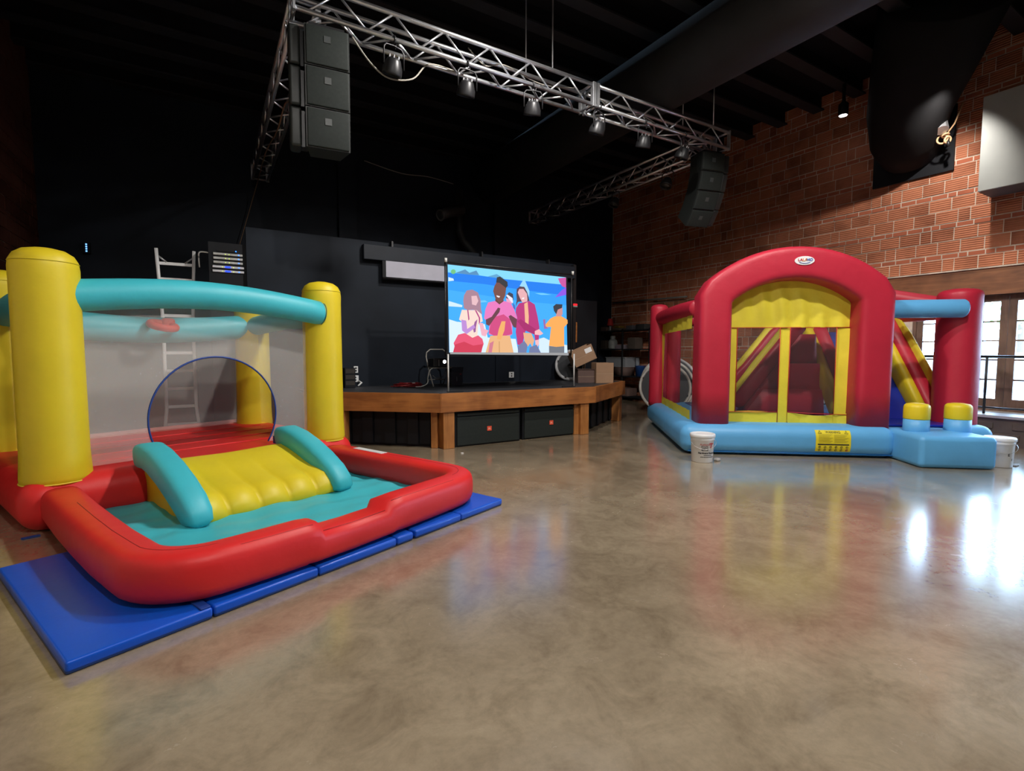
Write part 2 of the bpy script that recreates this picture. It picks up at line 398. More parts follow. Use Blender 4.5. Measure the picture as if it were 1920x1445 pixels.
def score(t):
    c = (XR, (t[0]+t[1])/2, (t[2]+t[3])/2); p = proj(c)
    if p is None or not (1150 < p[0] < 1915 and 130 < p[1] < 640): return -1
    if t[2] < 2.8: return -1
    if 3.7 < c[1] < 5.0 and 4.6 < c[2] < 5.75: return -1
    if c[1] < 3.25 and 3.9 < c[2] < 5.6: return -1
    d = (Vector(c)-Vector((0,0,CAMH))).length
    a = abs(c[0])/d
    return (t[1]-t[0])*(t[3]-t[2])*a/d**2
tiles.sort(key=score, reverse=True)
shared = {}
rest = {0: MB(), 1: MB()}
for i, (y0, y1, z0, z1, thin) in enumerate(tiles):
    d = random.uniform(0.003, 0.011) if not thin else random.uniform(0.001, 0.013)
    if i < 300:
        k = (round(y1-y0, 3), thin)
        if k not in shared:
            shared[k] = MB().box(-0.03, 0, 0, 0, y1-y0, z1-z0).mesh('brick', m_brick if thin else m_tile)
        child('brick' if thin else 'clay_tile', shared[k], wr, (XR-d+0.03, y0, z0))
    else:
        rest[int(thin)].box(XR-d, y0, z0, XR+0.005, y1, z1)
tag(rest[0].build('clay_tile', m_tile, wr), kind='stuff'); tag(rest[1].build('brick', m_brick, wr), kind='stuff')
# header timber over the doors
o = MB().box(XR-0.10, OY0-0.2, 2.40, XR+0.2, 6.2, BZ-0.02).build('trim_1', m_beam); struct(o)
o = MB().box(XR-0.13, OY0-0.2, BZ-0.02, XR, 6.2, BZ).build('trim_2', m_mortar); struct(o)
# folding glazed doors: narrow leaves with a single column of panes
zb, zt = 0.67, 2.29
frame_cols = []
n = 0; c = 3.97
rows = [zb, 0.99, 1.32, 1.64, 1.96, zt]
while c > OY0:
    n += 1
    lf = MB()
    lf.box(XR+0.06, c-0.207, OZ0, XR+0.12, c-0.105, OZ1); lf.box(XR+0.06, c+0.105, OZ0, XR+0.12, c+0.207, OZ1)
    lf.box(XR+0.06, c-0.105, OZ0, XR+0.12, c+0.105, zb); lf.box(XR+0.06, c-0.105, zt, XR+0.12, c+0.105, OZ1)
    lf = lf.build('window_%d' % n, m_frame); struct(lf)
    if c > 1.4:
        for i in range(5):
            MB().box(XR+0.087, c-0.105, rows[i], XR+0.093, c+0.105, rows[i+1]).build('pane', m_glass, lf)
            if i: MB().box(XR+0.075, c-0.105, rows[i]-0.012, XR+0.105, c+0.105, rows[i]+0.012).build('glazing_bar', m_frame, lf)
    else:
        MB().box(XR+0.087, c-0.105, zb, XR+0.093, c+0.105, zt).build('pane', m_glass, lf)
    c -= 0.4175
o = MB().box(XR+0.02, 4.17, OZ0, XR+0.16, OY1+0.06, OZ1).build('trim_3', m_frame); struct(o)
# raised landing in front of the doors
ld = MB().box(10.45, OY0-0.2, 0, XR, 6.0, 0.43).build('platform', mat('landing_block', lin((96,84,78)), 0.8, 0, 0.2, 3, 0.3, 20)); struct(ld)
tag(MB().box(10.41, OY0-0.2, 0.43, XR, 6.0, 0.47).build('landing_cap', mat('pale_concrete', lin((176,174,176)), 0.35, 0, 0.1, 3), ld))
for i in range(14):
    for j in range(2):
        MB().rbox(10.43, 5.6-i*0.62-(0.31 if j else 0), 0.09+j*0.17, 10.46, 6.0-i*0.62-(0.31 if j else 0), 0.19+j*0.17, 0.01, 2).build('block', mat('landing_block', lin((96,84,78))), ld)
# railing on the landing
rl = thing('railing', 'black metal handrail in front of the glazed doors', 'railing', (10.62, 0, 0.47))
MB().tube([(0,4.6,0.91),(0,-3.2,0.91)], 0.02, 8).build('top_rail', m_blackmetal, rl, True)
MB().tube([(0,4.6,0.10),(0,-3.2,0.10)], 0.014, 8).build('bottom_rail', m_blackmetal, rl, True)
for yy in (4.58, 2.98, 1.4, -0.2, -1.8, -3.18):
    MB().tube([(0,yy,0),(0,yy,0.91)], 0.018, 8).build('post', m_blackmetal, rl, True)
# outside
o = MB().box(XR+0.3, -30, 0.2, 45, 30, 0.42).build('ground', mat('pale_paving', lin((196,196,196)), 0.8, 0, 0.1, 1)); struct(o)  # pale grey paving outside the doors
yw = thing('yard_wall', 'grey block wall across the yard outside the glazed doors', 'wall', (17, 0, 0.42))
MB().box(0, -14, 0, 0.3, 14, 0.95).build('wall_body', mat('yard_block', lin((128,130,132)), 0.8, 0, 0.15, 1.5), yw)
MB().box(-0.05, -14, 0.95, 0.35, 14, 1.02).build('coping', mat('pale_concrete', lin((176,174,176))), yw)
tr = thing('yard_tree', 'leafy green tree beyond the wall outside the glazed doors', 'tree', (19.5, 4.8, 0.42))
MB().tube([(0,0,0),(0.05,0,1.2,0.8),(0,0.1,2.4,0.6)], 0.16, 8).build('trunk', mat('bark', lin((90,76,64)), 0.9), tr, True)
mb = MB()
for i in range(900):
    a, b_, rr = random.uniform(0, 2*PI), random.uniform(-1, 1), random.uniform(0.5, 1)**0.5*1.5
    p = Vector((rr*math.cos(a)*math.sqrt(1-b_*b_), rr*math.sin(a)*math.sqrt(1-b_*b_)*1.3, 2.9+rr*b_*0.9))
    q = Vector((random.uniform(-1,1), random.uniform(-1,1), random.uniform(-1,1))).normalized(); e1 = q.orthogonal().normalized()*0.10; e2 = q.cross(e1).normalized()*0.06
    mb.add([p-e1, p+e2, p+e1, p-e2], [(0,1,2,3)])
tag(mb.build('foliage', mat('leaf_green', lin((110,150,90)), 0.7), tr), kind='stuff')

# ---------------------------------------------------------------- ceiling services
tag(MB().lathe([(0.52,-2.5),(0.52,14.75)], (0,0,0), 40).build('air_duct', m_duct, None, True), 'large round dark duct running under the ceiling above the truss', 'duct')
du = bpy.data.objects['air_duct']; du.rotation_euler = (R(-90), 0, 0); du.location = (6.55, -2.6, 5.95)
du = thing('wall_duct', 'wide black duct dropping from the ceiling into the brick wall', 'duct', (11.18, 4.35, 5.15))
MB().box(-0.04, -0.62, -0.55, 0.0, 0.62, 0.56).build('flange_plate', m_black, du)
mb = MB(); prof = [(0.60*math.cos(2*PI*i/28), 0.60*math.sin(2*PI*i/28)) for i in range(28)]
mb.sweep([(0.0,0.04,0.02,0.8),(-0.35,-0.02,0.14,0.88),(-0.75,-0.2,0.45,1.0),(-1.15,-0.5,0.85,1.15),(-1.8,-1.0,1.5,1.35)], prof)
mb.build('duct_body', mat('matt_black_duct', (0.010,0.010,0.011), 0.85, 0, 0.2, 2, spec=0.15), du, True)
tag(MB().sweep([(-0.60,-0.62,-0.02),(-0.52,-0.55,0.22)], sup(0.10,0.10,2,10)).build('tie_plate', m_alud, du))
rp = thing('rope_knot', 'pale rope tied in a loose knot hanging beside the wall duct', 'rope', (10.72, 3.72, 5.05))
m_rope = mat('pale_rope', lin((200,160,120)), 0.8)
MB().tube([(0,0,0.02),(0.06,0.12,0.25),(0.1,0.2,0.42)], 0.012, 6).build('rope_end', m_rope, rp, True)
MB().tube([(0,0,0.02),(0.05,-0.10,0.20),(0.1,-0.18,0.52)], 0.012, 6).build('rope_end', m_rope, rp, True)
mb = MB(); mb.torus((0,0.04,-0.02), 0.07, 0.015, (1,0.2,0.1), 16, 6); mb.torus((0.01,-0.03,-0.05), 0.05, 0.016, (0.6,1,0.3), 16, 6); mb.torus((0,0,0.03), 0.045, 0.016, (0.2,0.4,1), 16, 6)
mb.build('knot', m_rope, rp, True)
MB().tube([(0,-0.04,-0.08),(0.01,-0.05,-0.16)], 0.025, 8).build('hook', m_blackmetal, rp, True)
dl = thing('downlight', 'small lit round downlight under the dark ceiling near the brick wall', 'light', (10.45, 5.22, 5.92))
MB().lathe([(0.075,0),(0.085,0.02),(0.085,0.20),(0.03,0.26),(0.03,0.86)], n=20).build('lamp_housing', m_black, dl, True)
MB().lathe([(0.068,-0.004),(0.068,0.004)], n=20).build('lamp_lens', emis('lamp_glow', (255,255,255), 14), dl)
bx = thing('sign_box', 'large white panel box fixed high on the brick wall', 'panel box', (10.6, 3.22, 4.0))
MB().box(0.03, -3.0, 0.0, 0.58, 0.0, 1.46).build('box_body', mat('grey_box_side', (0.10,0.10,0.11), 0.6), bx)
MB().rbox(0, -3.0, 0.0, 0.03, 0.0, 1.46, 0.008, 2).build('front_panel', m_whitep, bx)

# ---------------------------------------------------------------- truss
def truss(name, label, length, group='stage truss sections'):
    t = thing(name, label, 'truss', group=group)
    S = 0.285; rc = 0.028
    cm = MB().tube([(0,0,0),(length,0,0)], rc, 10).mesh('chord', m_alu, True)
    for (yy, zz) in ((0,0),(S,0),(0,S),(S,S)): child('chord', cm, t, (0, yy, zz))
    n = int(round((length-0.3)/0.31)); n -= n % 2; st = (length-0.3)/n
    d = math.hypot(st, S)
    bm = MB().tube([(0,0,0),(d,0,0)], 0.013, 8).mesh('brace', m_alu, True)
    an = math.atan2(S, st)
    for i in range(n):
        x = 0.15+i*st
        for (yy) in (0, S):
            child('brace', bm, t, (x, yy, 0 if i % 2 == 0 else S), (0, -an if i % 2 == 0 else an, 0))
        if i % 2 == 0 or True:
            child('brace', bm, t, (x, 0 if i % 2 else S, 0), (0, 0, an if i % 2 else -an))
    pm = MB().box(-0.025, -0.03, -0.03, 0.0, 0.03, S+0.03).mesh('end_plate', m_alud)
    for x in (0.025, length):
        for yy in (0, S): child('end_plate', pm, t, (x, yy, 0))
    for x in (0.02, length-0.02):
        for zz in (0, S): child('end_bar', MB().tube([(x,0,zz),(x,S,zz)], 0.02, 8).mesh('end_bar', m_alu, True), t)
    return t
TZ = 5.10
tf1 = truss('box_truss', 'silver box truss across the front, longer left section', 4.12); tf1.location = (0.88, 6.0, TZ)
tf2 = truss('box_truss', 'silver box truss across the front, right section ending in a corner block', 3.12); tf2.location = (5.05, 6.0, TZ)
tlx = truss('box_truss', 'silver box truss running back from the left end of the front truss', 5.9); tlx.location = (1.20, 6.32, TZ); tlx.rotation_euler = (0,0,R(90))
trx = truss('box_truss', 'silver box truss running back from the right end of the front truss', 5.9); trx.location = (8.19, 6.32, TZ); trx.rotation_euler = (0,0,R(90))
# wide double clamps and hanging rods
for x in (4.98,):
    for dx in (0, 0.07):
        c_ = tag(MB().box(x+dx, 5.965, TZ-0.03, x+dx+0.05, 5.98, TZ+0.315).build('splice_plate', m_alud), 'flat silver splice plate on the front truss joint, %s one' % ('left' if dx == 0 else 'right'), 'plate')
for i, (x, lb) in enumerate(((1.36,'leftmost thin steel rod above the left end of the front truss'), (4.0,'thin steel rod above the middle of the front truss, rear one'), (4.26,'thin steel rod above the middle of the front truss, front one'), (7.27,'thin steel rod near the right end of the front truss, inner one'), (7.72,'thin steel rod near the right end of the front truss, outer one'))):
    yy = 6.285 if i in (1, 3) else 6.0
    tag(MB().tube([(x,yy,TZ+0.28),(x,yy,ZC)], 0.010, 8).build('hanger_rod', m_alud, None, True), lb, 'rod', 'truss hanger rods')

# ---------------------------------------------------------------- stage lights
def par_light():
    t = thing('par_light', '', 'stage light', group='par lights hung from the truss')
    MB().torus((0,0,0), 0.034, 0.012, (1,0,0), 14, 6).build('clamp', m_blackmetal, t, True)
    MB().tube([(-0.13,0,-0.30),(-0.13,0,-0.12),(-0.10,0,-0.08),(0,0,-0.07),(0.10,0,-0.08),(0.13,0,-0.12),(0.13,0,-0.30)], 0.010, 6, up=(0,1,0)).build('yoke', m_blackmetal, t, True)
    can = MB(); prof = [(0.04,0.02),(0.075,0.0),(0.085,-0.02),(0.115,-0.10),(0.118,-0.15),(0.118,-0.17),(0.10,-0.17),(0.095,-0.14)]
    can.lathe([(r, z) for r, z in reversed(prof)], (0,0,0), 20)
    c = can.build('can', m_blackmetal, t, True); c.location = (0,0.0,-0.22); c.rotation_euler = (R(22), 0, 0)
    MB().lathe([(0.09,-0.16),(0.09,-0.155)], n=16).build('lens', mat('dark_lens', (0.06,0.06,0.05), 0.15, 0, 0), c, True)
    for k in range(6):
        a = k*PI/3; MB().box(0.06*math.cos(a)-0.006, 0.06*math.sin(a)-0.006, 0.0, 0.06*math.cos(a)+0.006, 0.06*math.sin(a)+0.006, 0.035).build('cooling_fin', m_alud, c)
    MB().tube([(0.02,0,-0.1),(0.05,0.03,-0.02),(0.12,0.02,0.02),(0.2,0.0,0.0)], 0.006, 6).build('power_cord', m_blackmetal, t, True)
    return t
proto = par_light()
spots = [((1.975,5.985,TZ-0.01),0.2,'leftmost stage light, hung beside the left speaker array'),((2.93,5.985,TZ-0.01),0.0,'second stage light from the left on the front truss'),((3.93,5.985,TZ-0.01),-0.3,'third stage light from the left, just before the truss joint'),
 ((5.11,5.985,TZ-0.01),0.2,'fourth stage light on the front truss, just right of the joint'),((6.06,5.985,TZ-0.01),-0.2,'fifth stage light on the front truss'),((6.98,5.985,TZ-0.01),0.3,'sixth stage light on the front truss, nearest the right corner'),
 ((7.93,7.2,TZ-0.01),1.7,'first stage light on the right-hand return truss'),((7.93,8.7,TZ-0.01),1.5,'second stage light on the right-hand return truss')]
for i, (lc, rz, lb) in enumerate(spots):
    t = proto if i == 0 else copy_tree(proto)
    t.location = lc; t.rotation_euler = (0,0,rz); t['label'] = lb
# cables looping along the truss
def cable(pts, r, m, label, name='cable', cat='cable', group=None):
    # Catmull-Rom
    P = [Vector(p) for p in pts]; Q = []
    for i in range(len(P)-1):
        a = P[max(i-1,0)]; b = P[i]; c = P[i+1]; d = P[min(i+2,len(P)-1)]
        for k in range(6):
            t = k/6; Q.append(0.5*((2*b)+(c-a)*t+(2*a-5*b+4*c-d)*t*t+(3*b-3*c+d-a)*t**3))
    Q.append(P[-1])
    return tag(MB().tube([tuple(q) for q in Q], r, 6).build(name, m, None, True), label, cat, group)
m_cable = mat('pale_cable', lin((150,146,136)), 0.6)
cable([(1.5,6.0,4.98),(1.72,6.05,4.78),(1.95,6.1,4.70),(2.25,6.12,4.78),(2.5,6.2,5.06),(2.9,6.25,5.10)], 0.010, m_cable, 'pale cable sagging past the leftmost stage light')
cable([(3.0,6.1,5.36),(3.3,6.2,5.27),(3.6,6.2,5.36),(4.2,6.2,5.27),(4.8,6.2,5.37)], 0.008, m_cable, 'pale cable draped along the left section of the truss')
cable([(5.1,6.1,5.34),(5.6,6.2,5.22),(6.2,6.2,5.30),(6.8,6.2,5.2),(7.5,6.2,5.3)], 0.008, m_cable, 'pale cable draped along the right section of the truss')
cable([(1.0,6.35,5.05),(0.97,6.9,4.6),(0.98,7.6,4.75),(0.97,8.4,4.7),(0.96,10.0,4.9),(0.95,12.0,4.85),(0.6,12.2,3.6)], 0.010, mat('tan_cable', lin((120,96,74)), 0.7), 'tan cable trailing along the left return truss')
cable([(3.3,12.3,5.95),(4.2,12.3,5.82),(4.9,12.3,5.86),(5.6,12.3,5.8)], 0.010, m_cable, 'pale cable running along the top of the back wall')

# ---------------------------------------------------------------- line arrays
def array(name, label, n, hgt, curve, tilt0, face):
    t = thing(name, label, 'speaker', group='hanging speaker arrays')
    z = 0.0; y = 0.0; a = tilt0
    W = 0.47; D = 0.42
    for i in range(n):
        a_ = R(a)
        b = MB()
        b.prism([(-W/2,0,0),(W/2,0,0),(W*0.36,D,0),(-W*0.36,D,0)], (0,0,-1), hgt-0.012)
        c = b.build('cabinet', m_cab, t); c.location = (0,y,z); c.rotation_euler = (a_,0,0)
        MB().rbox(-W/2+0.012,-0.022,-hgt+0.02,W/2-0.012,0.004,-0.010,0.012,2).build('grille', m_grille, c, True)
        MB().box(-0.035,-0.027,-0.17,0.035,-0.021,-0.10).build('badge', mat('dim_badge', (0.05,0.056,0.056), 0.4), c)
        sx0 = face*(W/2+0.04)
        MB().rbox(min(sx0,sx0+face*0.12),0.05,-hgt+0.014,max(sx0,sx0+face*0.12),0.36,-0.002,0.03,3).build('side_panel', m_cab, c, True)
        MB().box(min(face*(W/2-0.03),sx0),0.12,-hgt+0.03,max(face*(W/2-0.03),sx0),0.3,-0.02).build('side_bracket', m_blackmetal, c)
        y += math.sin(a_)*hgt; z -= math.cos(a_)*hgt; a += curve
    MB().box(-W*0.4,0.02,0.0,W*0.4,D-0.02,0.035).build('fly_frame', m_blackmetal, t)
    MB().tube([(0,0.2,0.03),(0,0.2,0.16)], 0.015, 8).build('hanging_shackle', m_alud, t, True)
    return t
aL = array('line_array', 'tall three-box speaker array hanging at the left end of the truss', 3, 0.43, 2, 1, -1); aL.location = (1.23, 6.02, 5.0); aL.rotation_euler = (0,0,R(-6))
aR = array('line_array', 'curved four-box speaker array hanging below the right truss corner', 4, 0.33, 11, 4, 1); aR.location = (7.82, 6.05, 4.99); aR.rotation_euler = (0,0,R(-14))

# ---------------------------------------------------------------- stage
SZ = 0.83
st = thing('stage', 'low angled stage with a stained pine fascia and black floor', 'stage', (0,0,0))
FP = [(1.25,8.25),(1.70,7.86),(2.89,6.84),(5.80,6.84),(7.50,7.90),(7.50,9.0),(1.25,9.0)]
MB().prism([(x,min(y,8.995),SZ-0.03) for x,y in FP], (0,0,1), 0.03).build('stage_floor', m_stagefl, st)
def fascia(a, b, name='fascia_board'):
    a = Vector((a[0],a[1],0)); b = Vector((b[0],b[1],0)); d = (b-a).normalized(); n = Vector((d.y,-d.x,0))
    o = MB().obox((0,0,0),(1,0,0),(0,1,0),(0,0,1),(b-a).length/2+0.02,0.03,0.14).build(name, m_wood, st)
    o.location = (a+b)/2+Vector((0,0,SZ-0.14+0.002))+n*0.0; o.rotation_euler = (0,0,math.atan2(d.y,d.x)); return o
for a, b in (((1.25,8.25),(2.89,6.84)),((2.89,6.84),(5.80,6.84)),((5.80,6.84),(7.50,7.90)),((7.5,7.9),(7.5,9.0))): fascia(a, b)
pm = MB().rbox(-0.09,-0.09,0,0.09,0.09,SZ-0.28,0.008,2).mesh('post', m_woodv)
for (x, y, rz) in ((3.02,6.93,0),(5.60,6.93,0),(1.72,7.95,-40),(7.33,7.92,32)): child('post', pm, st, (x,y,0), (0,0,R(rz)))
pm2 = MB().rbox(-0.05,-0.09,0,0.05,0.09,SZ-0.28,0.008,2).mesh('post', m_woodv)
child('post', pm2, st, (2.90,7.06,0), (0,0,R(-40))); child('post', pm2, st, (5.462,6.99,0), (0,0,0))
# corrugated black skirts in the angled bays
def skirt(a, b, n):
    a = Vector((a[0],a[1],0)); b = Vector((b[0],b[1],0)); d = (b-a)/n; dn = d.normalized(); nn = Vector((dn.y,-dn.x,0))
    for i in range(n):
        p0 = a+d*(i+0.04); p1 = a+d*(i+0.96)
        off = nn*(0.0 if i % 2 else 0.035)
        MB().prism([p0+off+Vector((0,0,0.04)), p1+off+Vector((0,0,0.04)), p1+off+Vector((0,0,SZ-0.29)), p0+off+Vector((0,0,SZ-0.29))], -nn, 0.02).build('skirt_panel', m_black, st)
    MB().prism([a-nn*0.03, b-nn*0.03, b-nn*0.03+Vector((0,0,SZ-0.03)), a-nn*0.03+Vector((0,0,SZ-0.03))], -nn, 0.02).build('skirt_backing', m_black, st)
skirt((1.45,8.3),(2.84,7.12),10); skirt((5.72,7.05),(7.25,8.0),9)
MB().box(2.95,7.75,0,5.65,7.77,SZ-0.04).build('bay_backing', m_black, st)
# subwoofers in the centre bay
for i, (x0, x1, y0, lb) in enumerate(((3.14,4.30,6.88,'black subwoofer under the stage, left of the pair'),(4.37,5.50,6.92,'black subwoofer under the stage, right of the pair'))):
    s = thing('subwoofer', lb, 'speaker', (x0, y0, 0), group='subwoofers under the stage')
    w = x1-x0
    MB().rbox(0,0.02,0.0,w,0.75,0.53,0.012,2).build('cabinet', m_black, s)
    MB().rbox(0.03,0.0,0.02,w-0.03,0.03,0.455,0.010,2).build('grille', m_grille, s)
    MB().rbox(0.03,-0.004,0.470,w-0.03,0.03,0.515,0.01,2).build('top_rail', m_grille, s)
    bd = MB().box(w/2-0.038,-0.008,0.215,w/2+0.038,0.0,0.285).build('badge', m_orange, s)
    text_mb('JBL', 0.034, lambda x, z, w=w: (w/2+x, -0.0095, 0.238+z), 0.001).build('badge_lettering', mat('pale_ink', lin((245,190,170)), 0.6, 0, 0), bd)
# partial wall behind the stage
sw = MB().box(0.55, 9.0, 0, 7.05, 9.15, 3.385).build('wall_stage', m_wallblack); struct(sw)
MB().box(5.0, 8.965, 0.83, 5.06, 9.0, 1.5).build('wall_batten', m_wallblack, sw); MB().box(6.92, 8.90, 0.83, 7.0, 9.0, 3.35).build('frame_post', m_blackmetal, sw)
hb = thing('header_box', 'long black screen housing fixed along the top of the stage wall', 'housing', (2.34, 8.86, 3.04))
MB().rbox(0,0,0,4.6,0.14,0.26,0.012,2).build('housing', mat('housing_paint', (0.014,0.018,0.026), 0.55, spec=0.25), hb)
for x in (0.5, 2.3, 3.9): MB().box(x,0.02,0.26,x+0.03,0.12,0.36).build('bracket', m_blackmetal, hb)
ws = thing('roller_screen', 'white roller screen strip partly pulled down from the black housing', 'screen', (2.66, 8.84, 2.72))
MB().box(0.06,0,0.04,1.34,0.012,0.32).build('fabric', mat('screen_fabric', (0.42,0.42,0.50), 0.6, 0, 0.05, emit=(0.42,0.42,0.52), estr=0.0), ws)
MB().box(0,0.012,0.0,1.40,0.03,0.32).build('border', m_black, ws); MB().tube([(0,0,0.02),(1.4,0,0.02)], 0.012, 8).build('bottom_bar', m_blackmetal, ws, True)
PIC=[
((62,170,248),[3.129,2.759,5.352,2.735,5.402,1.419,3.145,1.433]),
((128,212,250),[3.129,2.759,5.352,2.735,5.355,2.606,4.146,2.613,3.638,2.64,3.134,2.643]),
((24,124,236),[3.133,2.637,3.638,2.635,4.146,2.613,5.355,2.606,5.359,2.425,4.551,2.459,3.762,2.508,3.136,2.517]),
((45,155,245),[3.136,2.517,3.762,2.508,4.551,2.459,5.359,2.425,5.368,2.256,4.414,2.279,3.762,2.333,3.14,2.381]),
((84,140,186),[3.255,2.642,3.421,2.709,3.493,2.663,3.614,2.709,3.663,2.64,3.456,2.635]),
((92,160,205),[3.812,2.63,3.978,2.683,4.12,2.617,3.965,2.622]),
((110,190,130),[3.262,2.662,3.258,2.646,3.246,2.632,3.229,2.624,3.211,2.622,3.194,2.628,3.183,2.64,3.179,2.655,3.183,2.671,3.194,2.684,3.211,2.692,3.23,2.694,3.247,2.688,3.258,2.677]),
((205,232,250),[3.139,2.57,3.22,2.555,3.231,2.524,3.138,2.509]),
((205,230,250),[3.141,2.212,3.252,2.188,3.37,2.16,3.364,2.13,3.14,2.133]),
((214,234,250),[3.143,1.937,3.274,1.904,3.76,1.881,3.81,1.671,4.334,1.656,4.389,1.43,3.147,1.434]),
((208,230,250),[4.794,1.663,4.894,1.688,4.982,1.653,5.16,1.595,5.391,1.561,5.399,1.423,4.795,1.428]),
((120,205,250),[4.704,2.422,4.875,2.432,5.049,2.417,4.832,2.404]),
((110,195,250),[3.539,2.233,3.761,2.256,3.812,2.231,3.637,2.211]),
((200,84,160),[5.18,2.704,5.352,2.731,5.357,2.552,5.271,2.576,5.218,2.633]),
((140,84,226),[5.123,2.378,5.257,2.503,5.357,2.56,5.36,2.435,5.243,2.406]),
((166,128,146),[3.394,2.113,3.382,2.225,3.395,2.311,3.443,2.389,3.54,2.408,3.637,2.369,3.68,2.262,3.692,2.11,3.713,2.034,3.636,2.074,3.551,2.098,3.466,2.089]),
((226,184,192),[3.521,2.308,3.613,2.319,3.643,2.239,3.602,2.166,3.533,2.179]),
((240,214,202),[3.358,2.09,3.466,2.089,3.612,2.095,3.698,2.033,3.72,1.924,3.642,1.889,3.623,1.679,3.536,1.658,3.427,1.676,3.404,1.752,3.392,1.881,3.309,1.938,3.334,2.019]),
((176,70,130),[3.448,2.094,3.468,2.091,3.487,1.949,3.467,1.927]),
((176,70,130),[3.581,2.089,3.606,2.093,3.673,1.977,3.67,1.867,3.651,1.878,3.648,1.976]),
((150,90,150),[3.549,1.798,3.574,1.908,3.624,1.954,3.599,1.832,3.592,1.756,3.561,1.744]),
((186,138,210),[3.347,1.939,3.429,1.925,3.446,1.796,3.562,1.87,3.586,1.821,3.434,1.718,3.358,1.772]),
((235,172,190),[3.654,1.9,3.72,1.896,3.748,1.803,3.823,1.783,3.766,1.687,3.697,1.703]),
((226,84,116),[3.29,1.706,3.404,1.735,3.536,1.662,3.635,1.702,3.71,1.648,3.734,1.57,3.709,1.504,3.69,1.433,3.203,1.435,3.23,1.523,3.213,1.576]),
((204,58,84),[3.236,1.555,3.391,1.6,3.548,1.541,3.716,1.565,3.69,1.433,3.203,1.435]),
((60,62,82),[4.146,2.355,4.199,2.409,4.272,2.385,4.284,2.306,4.259,2.225,4.226,2.246,4.147,2.31]),
((232,226,240),[4.144,2.349,4.166,2.37,4.266,2.316,4.274,2.249,4.259,2.231]),
((230,160,190),[4.14,2.31,4.186,2.301,4.253,2.242,4.239,2.213,4.153,2.254]),
((70,100,180),[4.266,2.248,4.306,2.205,4.32,2.126,4.279,2.158]),
((98,58,56),[3.945,2.299,4.094,2.296,4.097,2.206,4.016,2.191,3.939,2.232]),
((116,74,68),[3.926,2.486,3.965,2.55,4.055,2.553,4.146,2.49,4.127,2.354,4.081,2.261,4.01,2.226,3.945,2.288,3.903,2.407]),
((50,50,56),[3.971,2.628,4.029,2.645,4.166,2.57,4.173,2.508,4.14,2.472,4.016,2.546,3.958,2.546]),
((240,232,236),[3.962,2.344,4.029,2.332,4.013,2.309,3.972,2.32]),
((228,120,186),[3.812,2.223,3.939,2.254,4.016,2.202,4.101,2.262,4.226,2.237,4.293,2.136,4.355,1.99,4.26,1.958,4.26,1.735,4.227,1.71,3.823,1.716,3.83,1.894,3.739,1.969,3.761,2.113]),
((206,74,128),[3.874,1.984,4.094,2.048,4.213,1.974,4.26,1.735,4.147,1.708,3.964,1.668,3.823,1.747]),
((104,62,74),[3.768,1.953,3.875,2.001,3.99,2.151,4.032,2.141,4.016,2.079,3.913,1.963,3.83,1.855,3.773,1.876]),
((104,62,74),[4.226,2.042,4.347,1.978,4.345,1.835,4.28,1.845,4.186,2.018]),
((230,178,128),[3.849,1.7,4.213,1.709,4.283,1.43,3.762,1.433]),
((206,120,140),[3.836,1.582,3.912,1.617,3.874,1.433,3.81,1.433]),
((200,150,104),[4.003,1.612,4.02,1.612,4.023,1.431,4.005,1.431]),
((236,172,104),[4.055,1.935,4.127,1.937,4.107,1.789,4.042,1.639,3.964,1.649,4.003,1.809]),
((150,210,244),[4.393,2.517,4.481,2.651,4.585,2.45,4.582,2.345,4.495,2.501]),
((84,62,76),[4.333,2.366,4.339,2.468,4.4,2.512,4.482,2.512,4.544,2.424,4.587,2.288,4.36,2.259,4.32,2.177,4.34,2.298]),
((228,172,178),[4.357,2.413,4.386,2.471,4.468,2.477,4.537,2.401,4.547,2.315,4.538,2.239,4.469,2.224,4.4,2.324]),
((245,238,240),[4.434,2.326,4.482,2.34,4.482,2.315,4.448,2.306]),
((182,52,122),[4.326,2.16,4.387,2.241,4.469,2.256,4.579,2.287,4.691,2.235,4.749,2.039,4.787,1.863,4.777,1.651,4.701,1.638,4.679,1.779,4.539,1.845,4.505,1.775,4.444,1.548,4.355,1.562,4.32,1.771,4.347,2.001,4.317,2.091]),
((236,178,142),[4.483,2.236,4.549,2.269,4.573,2.032,4.567,1.869,4.504,1.897]),
((164,42,106),[4.344,1.949,4.415,1.98,4.71,1.826,4.694,1.73,4.484,1.803]),
((240,182,186),[4.693,1.791,4.778,1.826,4.865,1.753,4.808,1.725,4.694,1.732]),
((240,182,186),[4.701,1.638,4.772,1.651,4.78,1.58,4.752,1.52,4.709,1.567]),
((226,172,132),[4.464,1.762,4.623,1.754,4.683,1.638,4.645,1.52,4.603,1.59,4.554,1.531,4.485,1.624]),
((112,122,162),[4.359,1.541,4.485,1.624,4.547,1.554,4.527,1.43,4.362,1.431]),
((112,122,162),[4.589,1.519,4.73,1.565,4.817,1.429,4.576,1.429]),
((202,142,142),[5.14,2.161,5.259,2.215,5.268,2.106,5.224,2.032,5.126,2.053]),
((52,56,66),[5.066,2.218,5.124,2.262,5.262,2.263,5.252,2.202,5.162,2.168,5.133,2.089,5.084,2.141]),
((246,168,88),[4.907,1.908,5.009,2.012,5.097,2.051,5.246,2.057,5.373,2.001,5.378,1.94,5.301,1.874,5.307,1.542,5.131,1.53,4.983,1.548,5.024,1.87,4.915,1.864]),
((150,104,168),[4.856,1.989,4.902,1.997,4.91,1.879,4.973,1.842,4.879,1.833]),
((112,116,124),[4.983,1.546,5.131,1.53,5.307,1.542,5.308,1.423,4.984,1.426]),
((150,150,152),[3.145,1.437,5.402,1.428,5.405,1.382,3.145,1.407]),
]
